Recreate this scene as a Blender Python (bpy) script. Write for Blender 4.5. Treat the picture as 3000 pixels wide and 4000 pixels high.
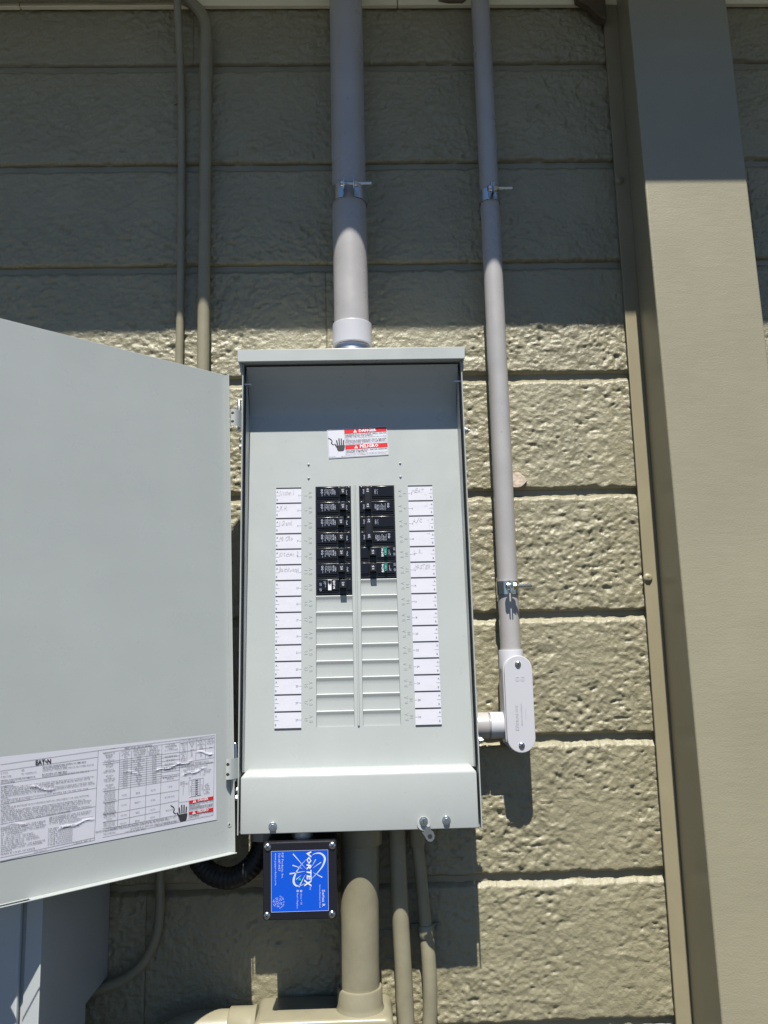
import bpy, bmesh, math, random
import numpy as np
from mathutils import Vector, Matrix

for o in list(bpy.data.objects):
    bpy.data.objects.remove(o, do_unlink=True)
scene = bpy.context.scene
C = scene.collection
R = math.radians

# ------------------------------------------------------------------ camera
cam_d = bpy.data.cameras.new('camera')
cam = bpy.data.objects.new('camera', cam_d)
C.objects.link(cam)
CAM_POS = Vector((0.0, -1.41005, 0.00878))
YAW, PITCH, ROLL = R(1.43292), R(9.16277), R(-1.31282)
_f = Vector((math.sin(YAW)*math.cos(PITCH), math.cos(YAW)*math.cos(PITCH), math.sin(PITCH)))
_r0 = Vector((math.cos(YAW), -math.sin(YAW), 0))
_u0 = _r0.cross(_f)
_r = _r0*math.cos(ROLL) + _u0*math.sin(ROLL)
_u = _u0*math.cos(ROLL) - _r0*math.sin(ROLL)
cam.matrix_world = Matrix(((_r.x, _u.x, -_f.x, CAM_POS.x), (_r.y, _u.y, -_f.y, CAM_POS.y), (_r.z, _u.z, -_f.z, CAM_POS.z), (0, 0, 0, 1)))
cam_d.sensor_fit = 'VERTICAL'
cam_d.sensor_height = 36.0
cam_d.sensor_width = 27.0
cam_d.lens = 36.0*3270.13/4000.0
cam_d.clip_start = 0.05
cam_d.clip_end = 3000.0
scene.camera = cam

# ------------------------------------------------------------------ sky, sun, exposure
SUN = Vector((-0.045, -1.0, 1.84)).normalized()
SUN_EL = math.asin(SUN.z)
world = bpy.data.worlds.new('World')
scene.world = world
world.use_nodes = True
wn = world.node_tree
sky = wn.nodes.new('ShaderNodeTexSky')
sky.sky_type = 'NISHITA'
sky.sun_disc = False
sky.sun_elevation = SUN_EL
sky.sun_rotation = math.atan2(SUN.x, SUN.y)
sky.air_density = 1.0
sky.dust_density = 0.0
sky.ozone_density = 8.0
bg = wn.nodes['Background']
bg.inputs['Strength'].default_value = 0.051
wn.links.new(sky.outputs['Color'], bg.inputs['Color'])
sun_d = bpy.data.lights.new('sun', 'SUN')
sun_d.energy = 5.0
sun_d.angle = R(0.53)
sun_d.color = (1.0, 0.965, 0.87)
sun = bpy.data.objects.new('sun', sun_d)
C.objects.link(sun)
sun.rotation_euler = SUN.to_track_quat('Z', 'Y').to_euler()
sun.location = (-0.5, -4, 7)
scene.view_settings.view_transform = 'Standard'
scene.view_settings.look = 'None'
scene.view_settings.gamma = 1.0
scene.view_settings.exposure = 0.50
scene.view_settings.use_curve_mapping = False

# ------------------------------------------------------------------ materials
def srgb(r, g, b):
    f = lambda c: (c/255/12.92) if c/255 <= 0.04045 else ((c/255+0.055)/1.055)**2.4
    return (f(r), f(g), f(b))

def mat(name, col, rough=0.5, metal=0.0, bumps=(), var=0.0, varscale=8.0, spec=0.5, coat=0.0, rvar=0.0, specks=None, streak=0.0, emit=None):
    """bumps: (scale, strength, distance[, stretch xyz]) noise layers; var: colour variation; specks: (scale, threshold, colour)"""
    m = bpy.data.materials.new(name)
    m.use_nodes = True
    nt = m.node_tree
    N, Lk = nt.nodes, nt.links
    b = N['Principled BSDF']
    b.inputs['Base Color'].default_value = (*col, 1)
    b.inputs['Roughness'].default_value = rough
    b.inputs['Metallic'].default_value = metal
    b.inputs['Specular IOR Level'].default_value = spec
    b.inputs['Coat Weight'].default_value = coat
    b.inputs['Coat Roughness'].default_value = 0.15
    tc = N.new('ShaderNodeTexCoord')
    out = None
    if var > 0:
        n = N.new('ShaderNodeTexNoise'); n.inputs['Scale'].default_value = varscale; n.inputs['Detail'].default_value = 6; n.inputs['Roughness'].default_value = 0.6
        Lk.new(tc.outputs['Object'], n.inputs['Vector'])
        r = N.new('ShaderNodeMapRange'); r.inputs['From Min'].default_value = 0.3; r.inputs['From Max'].default_value = 0.7
        r.inputs['To Min'].default_value = 1-var; r.inputs['To Max'].default_value = 1+var
        Lk.new(n.outputs['Fac'], r.inputs['Value'])
        mx = N.new('ShaderNodeMix'); mx.data_type = 'RGBA'; mx.blend_type = 'MULTIPLY'; mx.inputs['Factor'].default_value = 1
        mx.inputs['A'].default_value = (*col, 1)
        cb = N.new('ShaderNodeCombineColor')
        for k in range(3): Lk.new(r.outputs['Result'], cb.inputs[k])
        Lk.new(cb.outputs['Color'], mx.inputs['B'])
        out = mx.outputs['Result']
    if specks:
        sc, th, scol = specks
        n = N.new('ShaderNodeTexNoise'); n.inputs['Scale'].default_value = sc; n.inputs['Detail'].default_value = 3
        Lk.new(tc.outputs['Object'], n.inputs['Vector'])
        r = N.new('ShaderNodeMapRange'); r.inputs['From Min'].default_value = th; r.inputs['From Max'].default_value = th+0.03
        Lk.new(n.outputs['Fac'], r.inputs['Value'])
        mx = N.new('ShaderNodeMix'); mx.data_type = 'RGBA'
        Lk.new(r.outputs['Result'], mx.inputs['Factor'])
        if out: Lk.new(out, mx.inputs['A'])
        else: mx.inputs['A'].default_value = (*col, 1)
        mx.inputs['B'].default_value = (*scol, 1)
        out = mx.outputs['Result']
    if out: Lk.new(out, b.inputs['Base Color'])
    if rvar > 0:
        n = N.new('ShaderNodeTexNoise'); n.inputs['Scale'].default_value = 25; n.inputs['Detail'].default_value = 4
        Lk.new(tc.outputs['Object'], n.inputs['Vector'])
        r = N.new('ShaderNodeMapRange'); r.inputs['To Min'].default_value = max(0.05, rough-rvar); r.inputs['To Max'].default_value = rough+rvar
        r.inputs['From Min'].default_value = 0.3; r.inputs['From Max'].default_value = 0.7
        Lk.new(n.outputs['Fac'], r.inputs['Value']); Lk.new(r.outputs['Result'], b.inputs['Roughness'])
    prev = None
    for bp in bumps:
        n = N.new('ShaderNodeTexNoise'); n.inputs['Scale'].default_value = bp[0]; n.inputs['Detail'].default_value = 3
        if len(bp) > 3:
            mp = N.new('ShaderNodeMapping'); mp.inputs['Scale'].default_value = bp[3]
            Lk.new(tc.outputs['Object'], mp.inputs['Vector']); Lk.new(mp.outputs['Vector'], n.inputs['Vector'])
        else:
            Lk.new(tc.outputs['Object'], n.inputs['Vector'])
        bu = N.new('ShaderNodeBump'); bu.inputs['Strength'].default_value = bp[1]; bu.inputs['Distance'].default_value = bp[2]
        Lk.new(n.outputs['Fac'], bu.inputs['Height'])
        if prev: Lk.new(prev, bu.inputs['Normal'])
        prev = bu.outputs['Normal']
    if prev: Lk.new(prev, b.inputs['Normal'])
    if emit:
        b.inputs['Emission Color'].default_value = (*emit[0], 1); b.inputs['Emission Strength'].default_value = emit[1]
    return m

TAN = (0.276, 0.250, 0.163)
M = {}
M['block'] = mat('painted_block', TAN, 0.39, spec=0.85, bumps=((230, 0.55, 0.0015), (520, 0.85, 0.0009), (1400, 0.7, 0.0004)), var=0.10, varscale=9, rvar=0.10, specks=(160, 0.76, (0.40, 0.36, 0.27)))
M['mortar'] = mat('painted_mortar', (0.262, 0.238, 0.165), 0.42, spec=0.6, bumps=((300, 0.4, 0.0006),), var=0.10, varscale=14)
M['column'] = mat('painted_column', (0.292, 0.266, 0.186), 0.38, spec=0.75, bumps=((420, 0.60, 0.0005), (60, 0.35, 0.0008, (0.5, 1, 1.6)), (9, 0.3, 0.003)), var=0.07, varscale=5, specks=(230, 0.775, (0.46, 0.41, 0.30)))
M['flange'] = mat('painted_flange', (0.290, 0.254, 0.168), 0.45, bumps=((700, 0.30, 0.0003), (90, 0.3, 0.0006, (1, 1, 0.3))), var=0.10, varscale=7)
M['pipe_paint'] = mat('painted_conduit', (0.268, 0.245, 0.172), 0.36, bumps=((500, 0.28, 0.0004), (120, 0.3, 0.0006)), var=0.11, varscale=22, specks=(170, 0.74, (0.42, 0.38, 0.29)))
M['panel'] = mat('panel_grey_enamel', (0.412, 0.438, 0.438), 0.33, bumps=((1500, 0.08, 0.0002), (5, 0.22, 0.004), (16, 0.10, 0.001)), var=0.035, varscale=7, rvar=0.10, specks=(420, 0.80, (0.18, 0.19, 0.19)))
M['pvc'] = mat('grey_pvc_pipe', (0.400, 0.383, 0.385), 0.34, spec=0.9, bumps=((900, 0.08, 0.0002), (30, 0.15, 0.0006, (1, 1, 0.08))), var=0.09, varscale=11, rvar=0.12, specks=(140, 0.75, (0.22, 0.20, 0.20)))
M['pvc_fit'] = mat('grey_pvc_fitting', (0.545, 0.545, 0.595), 0.38, bumps=((700, 0.05, 0.0002),), var=0.03)
M['zinc'] = mat('zinc_plated_steel', (0.66, 0.70, 0.74), 0.26, 1.0, bumps=((300, 0.08, 0.0003),), rvar=0.1)
M['yellow_zinc'] = mat('yellow_zinc_steel', (0.72, 0.66, 0.40), 0.28, 1.0)
M['alu'] = mat('cast_aluminium', (0.62, 0.62, 0.64), 0.42, 1.0, bumps=((500, 0.3, 0.0004),))
M['chrome'] = mat('bright_screw_steel', (0.75, 0.74, 0.72), 0.2, 1.0)
M['black'] = mat('black_moulded_plastic', (0.012, 0.012, 0.014), 0.34, bumps=((1200, 0.12, 0.0002),), rvar=0.06)
M['black_gloss'] = mat('black_gloss_plastic', (0.008, 0.008, 0.010), 0.22, bumps=((800, 0.06, 0.0002),))
M['black_box'] = mat('black_box_plastic', (0.010, 0.010, 0.016), 0.42, bumps=((1500, 0.3, 0.0002),))
M['paper'] = mat('white_label_paper', (0.61, 0.61, 0.69), 0.45, bumps=((60, 0.3, 0.0010), (14, 0.3, 0.003)))
M['sheet'] = mat('white_sticker_film', (0.62, 0.62, 0.70), 0.30, bumps=((26, 0.25, 0.0016), (9, 0.2, 0.004)))
M['ink'] = mat('black_print', (0.035, 0.035, 0.045), 0.5)
M['grey_ink'] = mat('grey_print', (0.16, 0.16, 0.22), 0.5)
M['pen'] = mat('pencil_line', (0.48, 0.47, 0.54), 0.5)
M['white_ink'] = mat('white_print', (0.62, 0.66, 0.80), 0.4)
M['white'] = mat('white_plate', (0.75, 0.75, 0.80), 0.4)
M['red'] = mat('red_print', (0.60, 0.018, 0.022), 0.4)
M['blue'] = mat('blue_label', (0.002, 0.085, 0.62), 0.35)
M['pale_ink'] = mat('pale_blue_print', (0.58, 0.66, 0.90), 0.4)
M['green'] = mat('green_test_band', (0.0, 0.16, 0.12), 0.4)
M['led'] = mat('green_lamp', (0.0, 0.35, 0.12), 0.2, emit=((0.0, 0.8, 0.3), 0.12))
M['cream'] = mat('cream_soffit_paint', (0.86, 0.80, 0.60), 0.6, bumps=((80, 0.2, 0.0006),), var=0.08, varscale=9, specks=(40, 0.74, (0.45, 0.38, 0.24)))
M['wood'] = mat('brown_stained_wood', (0.10, 0.072, 0.04), 0.6, bumps=((40, 0.4, 0.001, (1, 8, 8)),), var=0.2, varscale=12)
M['roof'] = mat('roof_shingle', (0.09, 0.085, 0.08), 0.9, bumps=((90, 0.5, 0.002),), var=0.2, varscale=20)
M['ground'] = mat('dark_asphalt_ground', (0.035, 0.035, 0.035), 0.85, bumps=((60, 0.4, 0.002),), var=0.18, varscale=1.6)
M['cabinet'] = mat('cabinet_grey_enamel', (0.42, 0.445, 0.455), 0.40, bumps=((200, 0.12, 0.0005),), var=0.05, varscale=6, specks=(120, 0.77, (0.25, 0.26, 0.27)))
M['flex'] = mat('black_flexible_conduit', (0.010, 0.010, 0.012), 0.5, bumps=((400, 0.2, 0.0004),))
M['chip'] = mat('bare_concrete_chip', (0.60, 0.49, 0.41), 0.9, bumps=((300, 0.6, 0.001),), var=0.3, varscale=120, specks=(260, 0.66, (0.20, 0.11, 0.08)))
M['void'] = mat('dark_cavity', (0.02, 0.022, 0.024), 0.6)

# ------------------------------------------------------------------ mesh builder
_font = {}
def text_mesh(s, bold=0, shear=0.0):
    key = (s, bold, shear)
    if key in _font: return _font[key]
    cu = bpy.data.curves.new('t', 'FONT')
    cu.body = s; cu.size = 1.0; cu.resolution_u = 1; cu.fill_mode = 'FRONT'
    cu.offset = (0.0, 0.012, 0.035)[bold]; cu.shear = shear
    ob = bpy.data.objects.new('t', cu)
    C.objects.link(ob)
    dg = bpy.context.evaluated_depsgraph_get()
    me = bpy.data.meshes.new_from_object(ob.evaluated_get(dg))
    co = np.zeros(len(me.vertices)*3, dtype=np.float32)
    me.vertices.foreach_get('co', co)
    co = co.reshape(-1, 3)
    fs = [tuple(p.vertices) for p in me.polygons]
    if len(co) == 0: co = np.zeros((1, 3), dtype=np.float32)
    bpy.data.objects.remove(ob, do_unlink=True); bpy.data.curves.remove(cu); bpy.data.meshes.remove(me)
    x0, x1 = float(co[:, 0].min()), float(co[:, 0].max())
    _font[key] = (co, fs, x0, max(x1-x0, 1e-4))
    return _font[key]
CAPH = None

class MB:
    def __init__(s):
        s.v = []; s.f = []; s.m = []; s.mats = []
    def mi(s, name):
        if name not in s.mats: s.mats.append(name)
        return s.mats.index(name)
    def add(s, verts, faces, m):
        o = len(s.v); i = s.mi(m)
        s.v.extend(tuple(map(float, v)) for v in verts)
        for f in faces:
            s.f.append(tuple(k+o for k in f)); s.m.append(i)
        return s
    def box(s, x0, x1, y0, y1, z0, z1, m):
        v = [(x0,y0,z0),(x1,y0,z0),(x1,y1,z0),(x0,y1,z0),(x0,y0,z1),(x1,y0,z1),(x1,y1,z1),(x0,y1,z1)]
        return s.add(v, [(0,3,2,1),(4,5,6,7),(0,1,5,4),(1,2,6,5),(2,3,7,6),(3,0,4,7)], m)
    def quad(s, a, b, c, d, m):
        return s.add([a, b, c, d], [(0,1,2,3)], m)
    def prism(s, pts, ax, a, b, m):
        """polygon pts (2d) extruded along axis ax between a and b; ax 'y': pts are (x,z), 'x': (y,z), 'z': (x,y)"""
        mk = {'y': lambda q, t: (q[0], t, q[1]), 'x': lambda q, t: (t, q[0], q[1]), 'z': lambda q, t: (q[0], q[1], t)}[ax]
        n = len(pts)
        v = [mk(q, a) for q in pts] + [mk(q, b) for q in pts]
        f = [tuple(range(n)), tuple(range(2*n-1, n-1, -1))] + [(i, (i+1) % n, n+(i+1) % n, n+i) for i in range(n)]
        return s.add(v, f, m)
    def tube(s, path, rad, m, n=24, caps=True):
        P = [Vector(q) for q in path]
        rr = rad if hasattr(rad, '__len__') else [rad]*len(P)
        ref = None; rings = []
        for i, q in enumerate(P):
            if i == 0: t = (P[1]-P[0])
            elif i == len(P)-1: t = (P[-1]-P[-2])
            else: t = (P[i+1]-P[i]).normalized() + (P[i]-P[i-1]).normalized()
            if t.length < 1e-9: t = (P[min(i+1, len(P)-1)]-P[max(i-1, 0)])
            if t.length < 1e-9: t = rings_t
            t = t.normalized(); rings_t = t
            if ref is None:
                ref = Vector((0, -1, 0)) if abs(t.y) < 0.9 else Vector((1, 0, 0))
            a = (ref - t*ref.dot(t)).normalized(); b = t.cross(a); ref = a
            rings.append([q + (a*math.cos(2*math.pi*k/n) + b*math.sin(2*math.pi*k/n))*rr[i] for k in range(n)])
        v = [p for r_ in rings for p in r_]
        f = []
        for i in range(len(P)-1):
            for k in range(n):
                f.append((i*n+k, i*n+(k+1) % n, (i+1)*n+(k+1) % n, (i+1)*n+k))
        if caps:
            f.append(tuple(range(n-1, -1, -1))); f.append(tuple((len(P)-1)*n+k for k in range(n)))
        return s.add(v, f, m)
    def cyl(s, a, b, r, m, n=24):
        return s.tube([a, b], r, m, n)
    def ring(s, a, b, r0, r1, m, n=32):
        """hollow cylinder along a-b"""
        a, b = Vector(a), Vector(b); d = (b-a).normalized()
        return s.tube([a, a, b, b, a], [r0, r1, r1, r0, r0], m, n, False) if False else s._ring(a, b, d, r0, r1, m, n)
    def _ring(s, a, b, d, r0, r1, m, n):
        u = Vector((0, -1, 0)) if abs(d.y) < 0.9 else Vector((1, 0, 0))
        u = (u - d*u.dot(d)).normalized(); w = d.cross(u)
        v = []
        for c_, r_ in ((a, r0), (a, r1), (b, r1), (b, r0)):
            v += [c_ + (u*math.cos(2*math.pi*k/n)+w*math.sin(2*math.pi*k/n))*r_ for k in range(n)]
        f = []
        for i in range(4):
            j = (i+1) % 4
            for k in range(n): f.append((i*n+k, i*n+(k+1) % n, j*n+(k+1) % n, j*n+k))
        return s.add(v, f, m)
    def hexhead(s, c, d, r, h, m):
        c, d = Vector(c), Vector(d).normalized()
        s.tube([c, c+d*h*0.85, c+d*h], [r, r, r*0.85], m, 6)
        return s
    def screw(s, c, d, r, m, slot='void'):
        c, d = Vector(c), Vector(d).normalized()
        s.tube([c, c+d*r*0.25, c+d*r*0.5, c+d*r*0.62], [r, r*0.97, r*0.72, r*0.35], m, 18)
        u = Vector((0, 0, 1)) if abs(d.z) < 0.9 else Vector((1, 0, 0)); u = (u-d*u.dot(d)).normalized(); w = d.cross(u)
        t = c+d*r*0.66
        for a, b in ((u*.8+w*.6, u*-.6+w*.8), (u*-.6+w*.8, u*-.8-w*.6)):
            a = a.normalized()*r*0.55; b = b.normalized()*r*0.12
            s.add([t-a-b, t+a-b, t+a+b, t-a+b], [(0,1,2,3)], slot)
        return s
    def text(s, body, o, right, up, h, m, width=None, align='L', bold=0, shear=0.0):
        """flat lettering: baseline origin o, cap height h, optional total width"""
        global CAPH
        if CAPH is None:
            c0 = text_mesh('H'); CAPH = float(c0[0][:, 1].max())
        co, fs, x0, w = text_mesh(body, bold, shear)
        sy = h/CAPH
        sx = sy if width is None else width/w
        o, right, up = Vector(o), Vector(right), Vector(up)
        off = {'L': 0.0, 'C': -0.5*w*sx, 'R': -w*sx}[align]
        X = (co[:, 0]-x0)*sx+off; Y = co[:, 1]*sy
        P = np.array(o)[None, :] + X[:, None]*np.array(right)[None, :] + Y[:, None]*np.array(up)[None, :]
        return s.add(P.tolist(), fs, m)
    def line(s, a, b, w, nrm, m):
        a, b, n_ = Vector(a), Vector(b), Vector(nrm)
        t = (b-a).normalized().cross(n_)*w*0.5
        return s.add([a-t, a+t, b+t, b-t], [(0,1,2,3)], m)
    def build(s, name, parent=None, smooth=35, bevel=0.0, seg=2, loc=None, fixn=True):
        me = bpy.data.meshes.new(name)
        me.from_pydata(s.v, [], s.f)
        for k in s.mats: me.materials.append(M[k])
        me.polygons.foreach_set('material_index', s.m)
        if bevel > 0 or fixn:
            bm = bmesh.new(); bm.from_mesh(me)
            if fixn: bmesh.ops.recalc_face_normals(bm, faces=bm.faces)
            if bevel > 0:
                ed = [e for e in bm.edges if len(e.link_faces) == 2 and e.calc_face_angle(0) > R(28)]
                bmesh.ops.bevel(bm, geom=ed, offset=bevel, segments=seg, profile=0.5, affect='EDGES', clamp_overlap=True)
            bm.to_mesh(me); bm.free()
        me.update()
        if bevel > 0 and seg <= 3: smooth = min(smooth, 20)
        if smooth:
            me.shade_smooth()
            me.set_sharp_from_angle(angle=R(smooth))
        o = bpy.data.objects.new(name, me)
        C.objects.link(o)
        if parent: o.parent = parent
        if loc: o.location = loc
        return o

def tag(o, label=None, cat=None, group=None, kind=None):
    if label: o['label'] = label
    if cat: o['category'] = cat
    if group: o['group'] = group
    if kind: o['kind'] = kind
    return o
def empty(name, loc=(0, 0, 0), rot=(0, 0, 0)):
    o = bpy.data.objects.new(name, None)
    o.empty_display_size = 0.05
    C.objects.link(o); o.location = loc; o.rotation_euler = rot
    return o
def arc(cx, cy, r, a0, a1, n):
    return [(cx+r*math.cos(R(a0+(a1-a0)*i/n)), cy+r*math.sin(R(a0+(a1-a0)*i/n))) for i in range(n+1)]
def rrect(x0, x1, z0, z1, r, n=4):
    return arc(x1-r, z0+r, r, -90, 0, n)+arc(x1-r, z1-r, r, 0, 90, n)+arc(x0+r, z1-r, r, 90, 180, n)+arc(x0+r, z0+r, r, 180, 270, n)

# ------------------------------------------------------------------ value noise for the block faces
_rng = np.random.RandomState(7)
_perm = _rng.rand(256, 256).astype(np.float32)*2-1
def vnoise(x, y):
    xi = np.floor(x).astype(int); yi = np.floor(y).astype(int)
    fx = x-xi; fy = y-yi
    fx = fx*fx*fx*(fx*(fx*6-15)+10); fy = fy*fy*fy*(fy*(fy*6-15)+10)
    g = lambda a, b: _perm[a % 256, b % 256]
    return (g(xi, yi)*(1-fx)+g(xi+1, yi)*fx)*(1-fy)+(g(xi, yi+1)*(1-fx)+g(xi+1, yi+1)*fx)*fy

# ------------------------------------------------------------------ setting: ground, wall, eave
GZ = -1.45
g = MB(); g.box(-400, 400, -400, 60, GZ-0.2, GZ, 'ground')
tag(g.build('ground', smooth=0), kind='structure')

wall = tag(empty('block_wall', (0, 0, GZ)), 'olive tan painted concrete block wall behind the electrical panel', 'wall')
def wpart(mb, name, **k):
    o = mb.build(name, wall, **k); o.location = (0, 0, -GZ); return o
mm = MB(); mm.box(-1.9, 1.9, 0.0085, 0.2, GZ, 1.42, 'mortar')
wpart(mm, 'mortar', smooth=0)
JOINTS = [1.2850, 1.0814, 0.8806, 0.6839, 0.4737, 0.2660, 0.0567, -0.1454, -0.3602, -0.5799, -0.7831, -0.9863, -1.1895, -1.40]

HEADS = {0: [-0.30, 0.235, 0.69], 1: [-0.315, -0.0138, 0.49], 2: [-0.27, 0.235, 0.72], 3: [-0.275, -0.0586, 0.49], 8: [-0.354, 0.05, 0.49]}
def block_mesh(x0, x1, z0, z1, step):
    nx = max(4, int((x1-x0)/step)); nz = max(4, int((z1-z0)/step))
    gx, gz = np.meshgrid(np.linspace(x0, x1, nx+1), np.linspace(z0, z1, nz+1))
    X, Z = gx.ravel(), gz.ravel()
    wx = X+0.004*vnoise(X/0.03+11, Z/0.03+5); wz = Z+0.004*vnoise(X/0.03+57, Z/0.03+91)
    big = vnoise(X/0.075+3, Z/0.06+8)
    smoothing = 0.5+0.5*vnoise(X/0.12+31, Z/0.09+77)           # some areas lie under thicker paint
    n1 = np.abs(vnoise(wx/0.0066, wz/0.0056)); n2 = vnoise(wx/0.0045+40, wz/0.0042+13); n3 = vnoise(wx/0.0135+9, wz/0.0105+2)
    pit = np.clip(vnoise(wx/0.011+70, wz/0.0052+33)-0.60, 0, 1)
    h = 0.0007*big + (0.0011*n3 + 0.0018*n1 + 0.0008*n2)*(0.35+0.95*smoothing) - 0.009*pit*(0.3+0.9*smoothing)
    h -= h.mean()
    # edges: bottom arris fairly crisp, top one washed over with paint, ends nearly flush
    wob = 0.0020*vnoise(X/0.018+15, Z*0+z0*37)+0.0012*vnoise(X/0.006+45, Z*0+z0*17)
    db = (Z-z0)+wob; dt = (z1-Z)+wob
    e = np.clip(1-db/0.0045, 0, 1)**1.4*0.0085
    lip = np.clip((0.0085-dt)/0.0085, 0, 1); e += lip*0.0088+np.clip((0.012-dt)/0.012, 0, 1)**2*0.0006
    dx = np.minimum(X-x0, x1-X)
    e += np.clip(1-dx/0.004, 0, 1)**1.5*0.0008
    Y = -h*np.clip(db/0.006, 0.3, 1)*np.clip((dt-0.004)/0.008, 0.12, 1) + e
    v = np.stack([X, Y, Z], 1)
    i = np.arange(nz)[:, None]*(nx+1)+np.arange(nx)[None, :]
    f = np.stack([i, i+1, i+nx+2, i+nx+1], -1).reshape(-1, 4)
    # border skirt going back into the joint
    per = np.concatenate([np.arange(nx+1), np.arange(1, nz+1)*(nx+1)+nx, nz*(nx+1)+np.arange(nx-1, -1, -1), np.arange(nz-1, 0, -1)*(nx+1)])
    sk = v[per].copy(); sk[:, 1] = 0.030
    o = len(v); m_ = len(per)
    v = np.concatenate([v, sk])
    k = np.arange(m_); k2 = (k+1) % m_
    f = np.concatenate([f, np.stack([per[k2], per[k], o+k, o+k2], 1)])
    me = bpy.data.meshes.new('block')
    me.vertices.add(len(v)); me.vertices.foreach_set('co', v.astype(np.float32).ravel())
    me.loops.add(f.size); me.loops.foreach_set('vertex_index', f.astype(np.int32).ravel())
    me.polygons.add(len(f)); me.polygons.foreach_set('loop_start', np.arange(0, f.size, 4, dtype=np.int32))
    me.materials.append(M['block'])
    me.update(calc_edges=True); me.validate()
    me.shade_smooth()
    return me

for ci in range(len(JOINTS)-1):
    z1, z0 = JOINTS[ci]-0.0045, JOINTS[ci+1]+0.0045
    base = HEADS.get(ci, [-0.27, 0.235, 0.70] if ci % 2 == 0 else [-0.45, 0.0, 0.49])
    hs = list(base)
    while hs[0] > -1.88: hs.insert(0, max(-1.88, hs[0]-0.4064))
    while hs[-1] < 1.88: hs.append(min(1.88, hs[-1]+0.4064))
    for xa, xb in zip(hs, hs[1:]):
        a, b = xa, xb
        if b-a < 0.02: continue
        vis = (b > -0.62 and a < 0.86 and z1 > -0.64)
        o = bpy.data.objects.new('block', block_mesh(a, b, z0, z1, 0.0022 if vis else (0.0040 if b > -0.8 and a < 1.0 else 0.012)))
        C.objects.link(o); o.parent = wall; o.location = (0, 0, -GZ)
ch = MB()
ch.prism([(0.2560,0.2985),(0.2615,0.2998),(0.2690,0.3001),(0.2735,0.2960),(0.2775,0.2935),(0.2800,0.2880),(0.2825,0.2852),(0.2770,0.2790),(0.2720,0.2752),(0.2655,0.2738),(0.2560,0.2745)], 'y', -0.0042, 0.002, 'chip')
wpart(ch, 'bare_patch', bevel=0.0006, seg=1)['label'] = 'pinkish bare patch where the paint has chipped off'

SOF, OVER, FRZ = 1.2900, 0.3740, 1.1965
eave = tag(empty('roof_eave', (0, 0, FRZ)), 'cream painted eave with frieze board along the top of the wall', 'eave')
def epart(mb, name, **k):
    o = mb.build(name, eave, **k); o.location = (0, 0, -FRZ); return o
xs = [-2.2, -1.45, -0.62, 0.082, 0.66, 1.35, 2.2]
for i in range(len(xs)-1):
    q = MB(); q.box(xs[i]+0.0008, xs[i+1]-0.0008, -0.0135, -0.0035, FRZ, SOF-0.0005, 'cream'); epart(q, 'frieze_board', bevel=0.0012, seg=1)
xs = [-2.2, -1.1, 0.35, 1.3, 2.2]
for i in range(len(xs)-1):
    q = MB(); q.box(xs[i]+0.0008, xs[i+1]-0.0008, -OVER, -0.0140, SOF, SOF+0.012, 'cream'); epart(q, 'soffit_board', bevel=0.0012, seg=1)
q = MB(); q.box(-2.2, 2.2, -OVER-0.02, -OVER-0.0005, SOF-0.004, SOF+0.16, 'cream'); epart(q, 'fascia_board', bevel=0.002)
q = MB(); q.prism([(-OVER-0.05, SOF+0.162), (-OVER-0.05, SOF+0.172), (0.6, SOF+0.50), (0.6, SOF+0.49)], 'x', -2.2, 2.2, 'roof'); epart(q, 'roof_deck', smooth=0)
q2 = MB(); q2.prism([(0.158, 1.2035), (0.178, 1.1985), (0.205, 1.1990), (0.212, 1.2060), (0.185, 1.2085)], 'y', -0.0165, -0.0136, 'wood'); epart(q2, 'wood_shim', bevel=0.0006)
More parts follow.
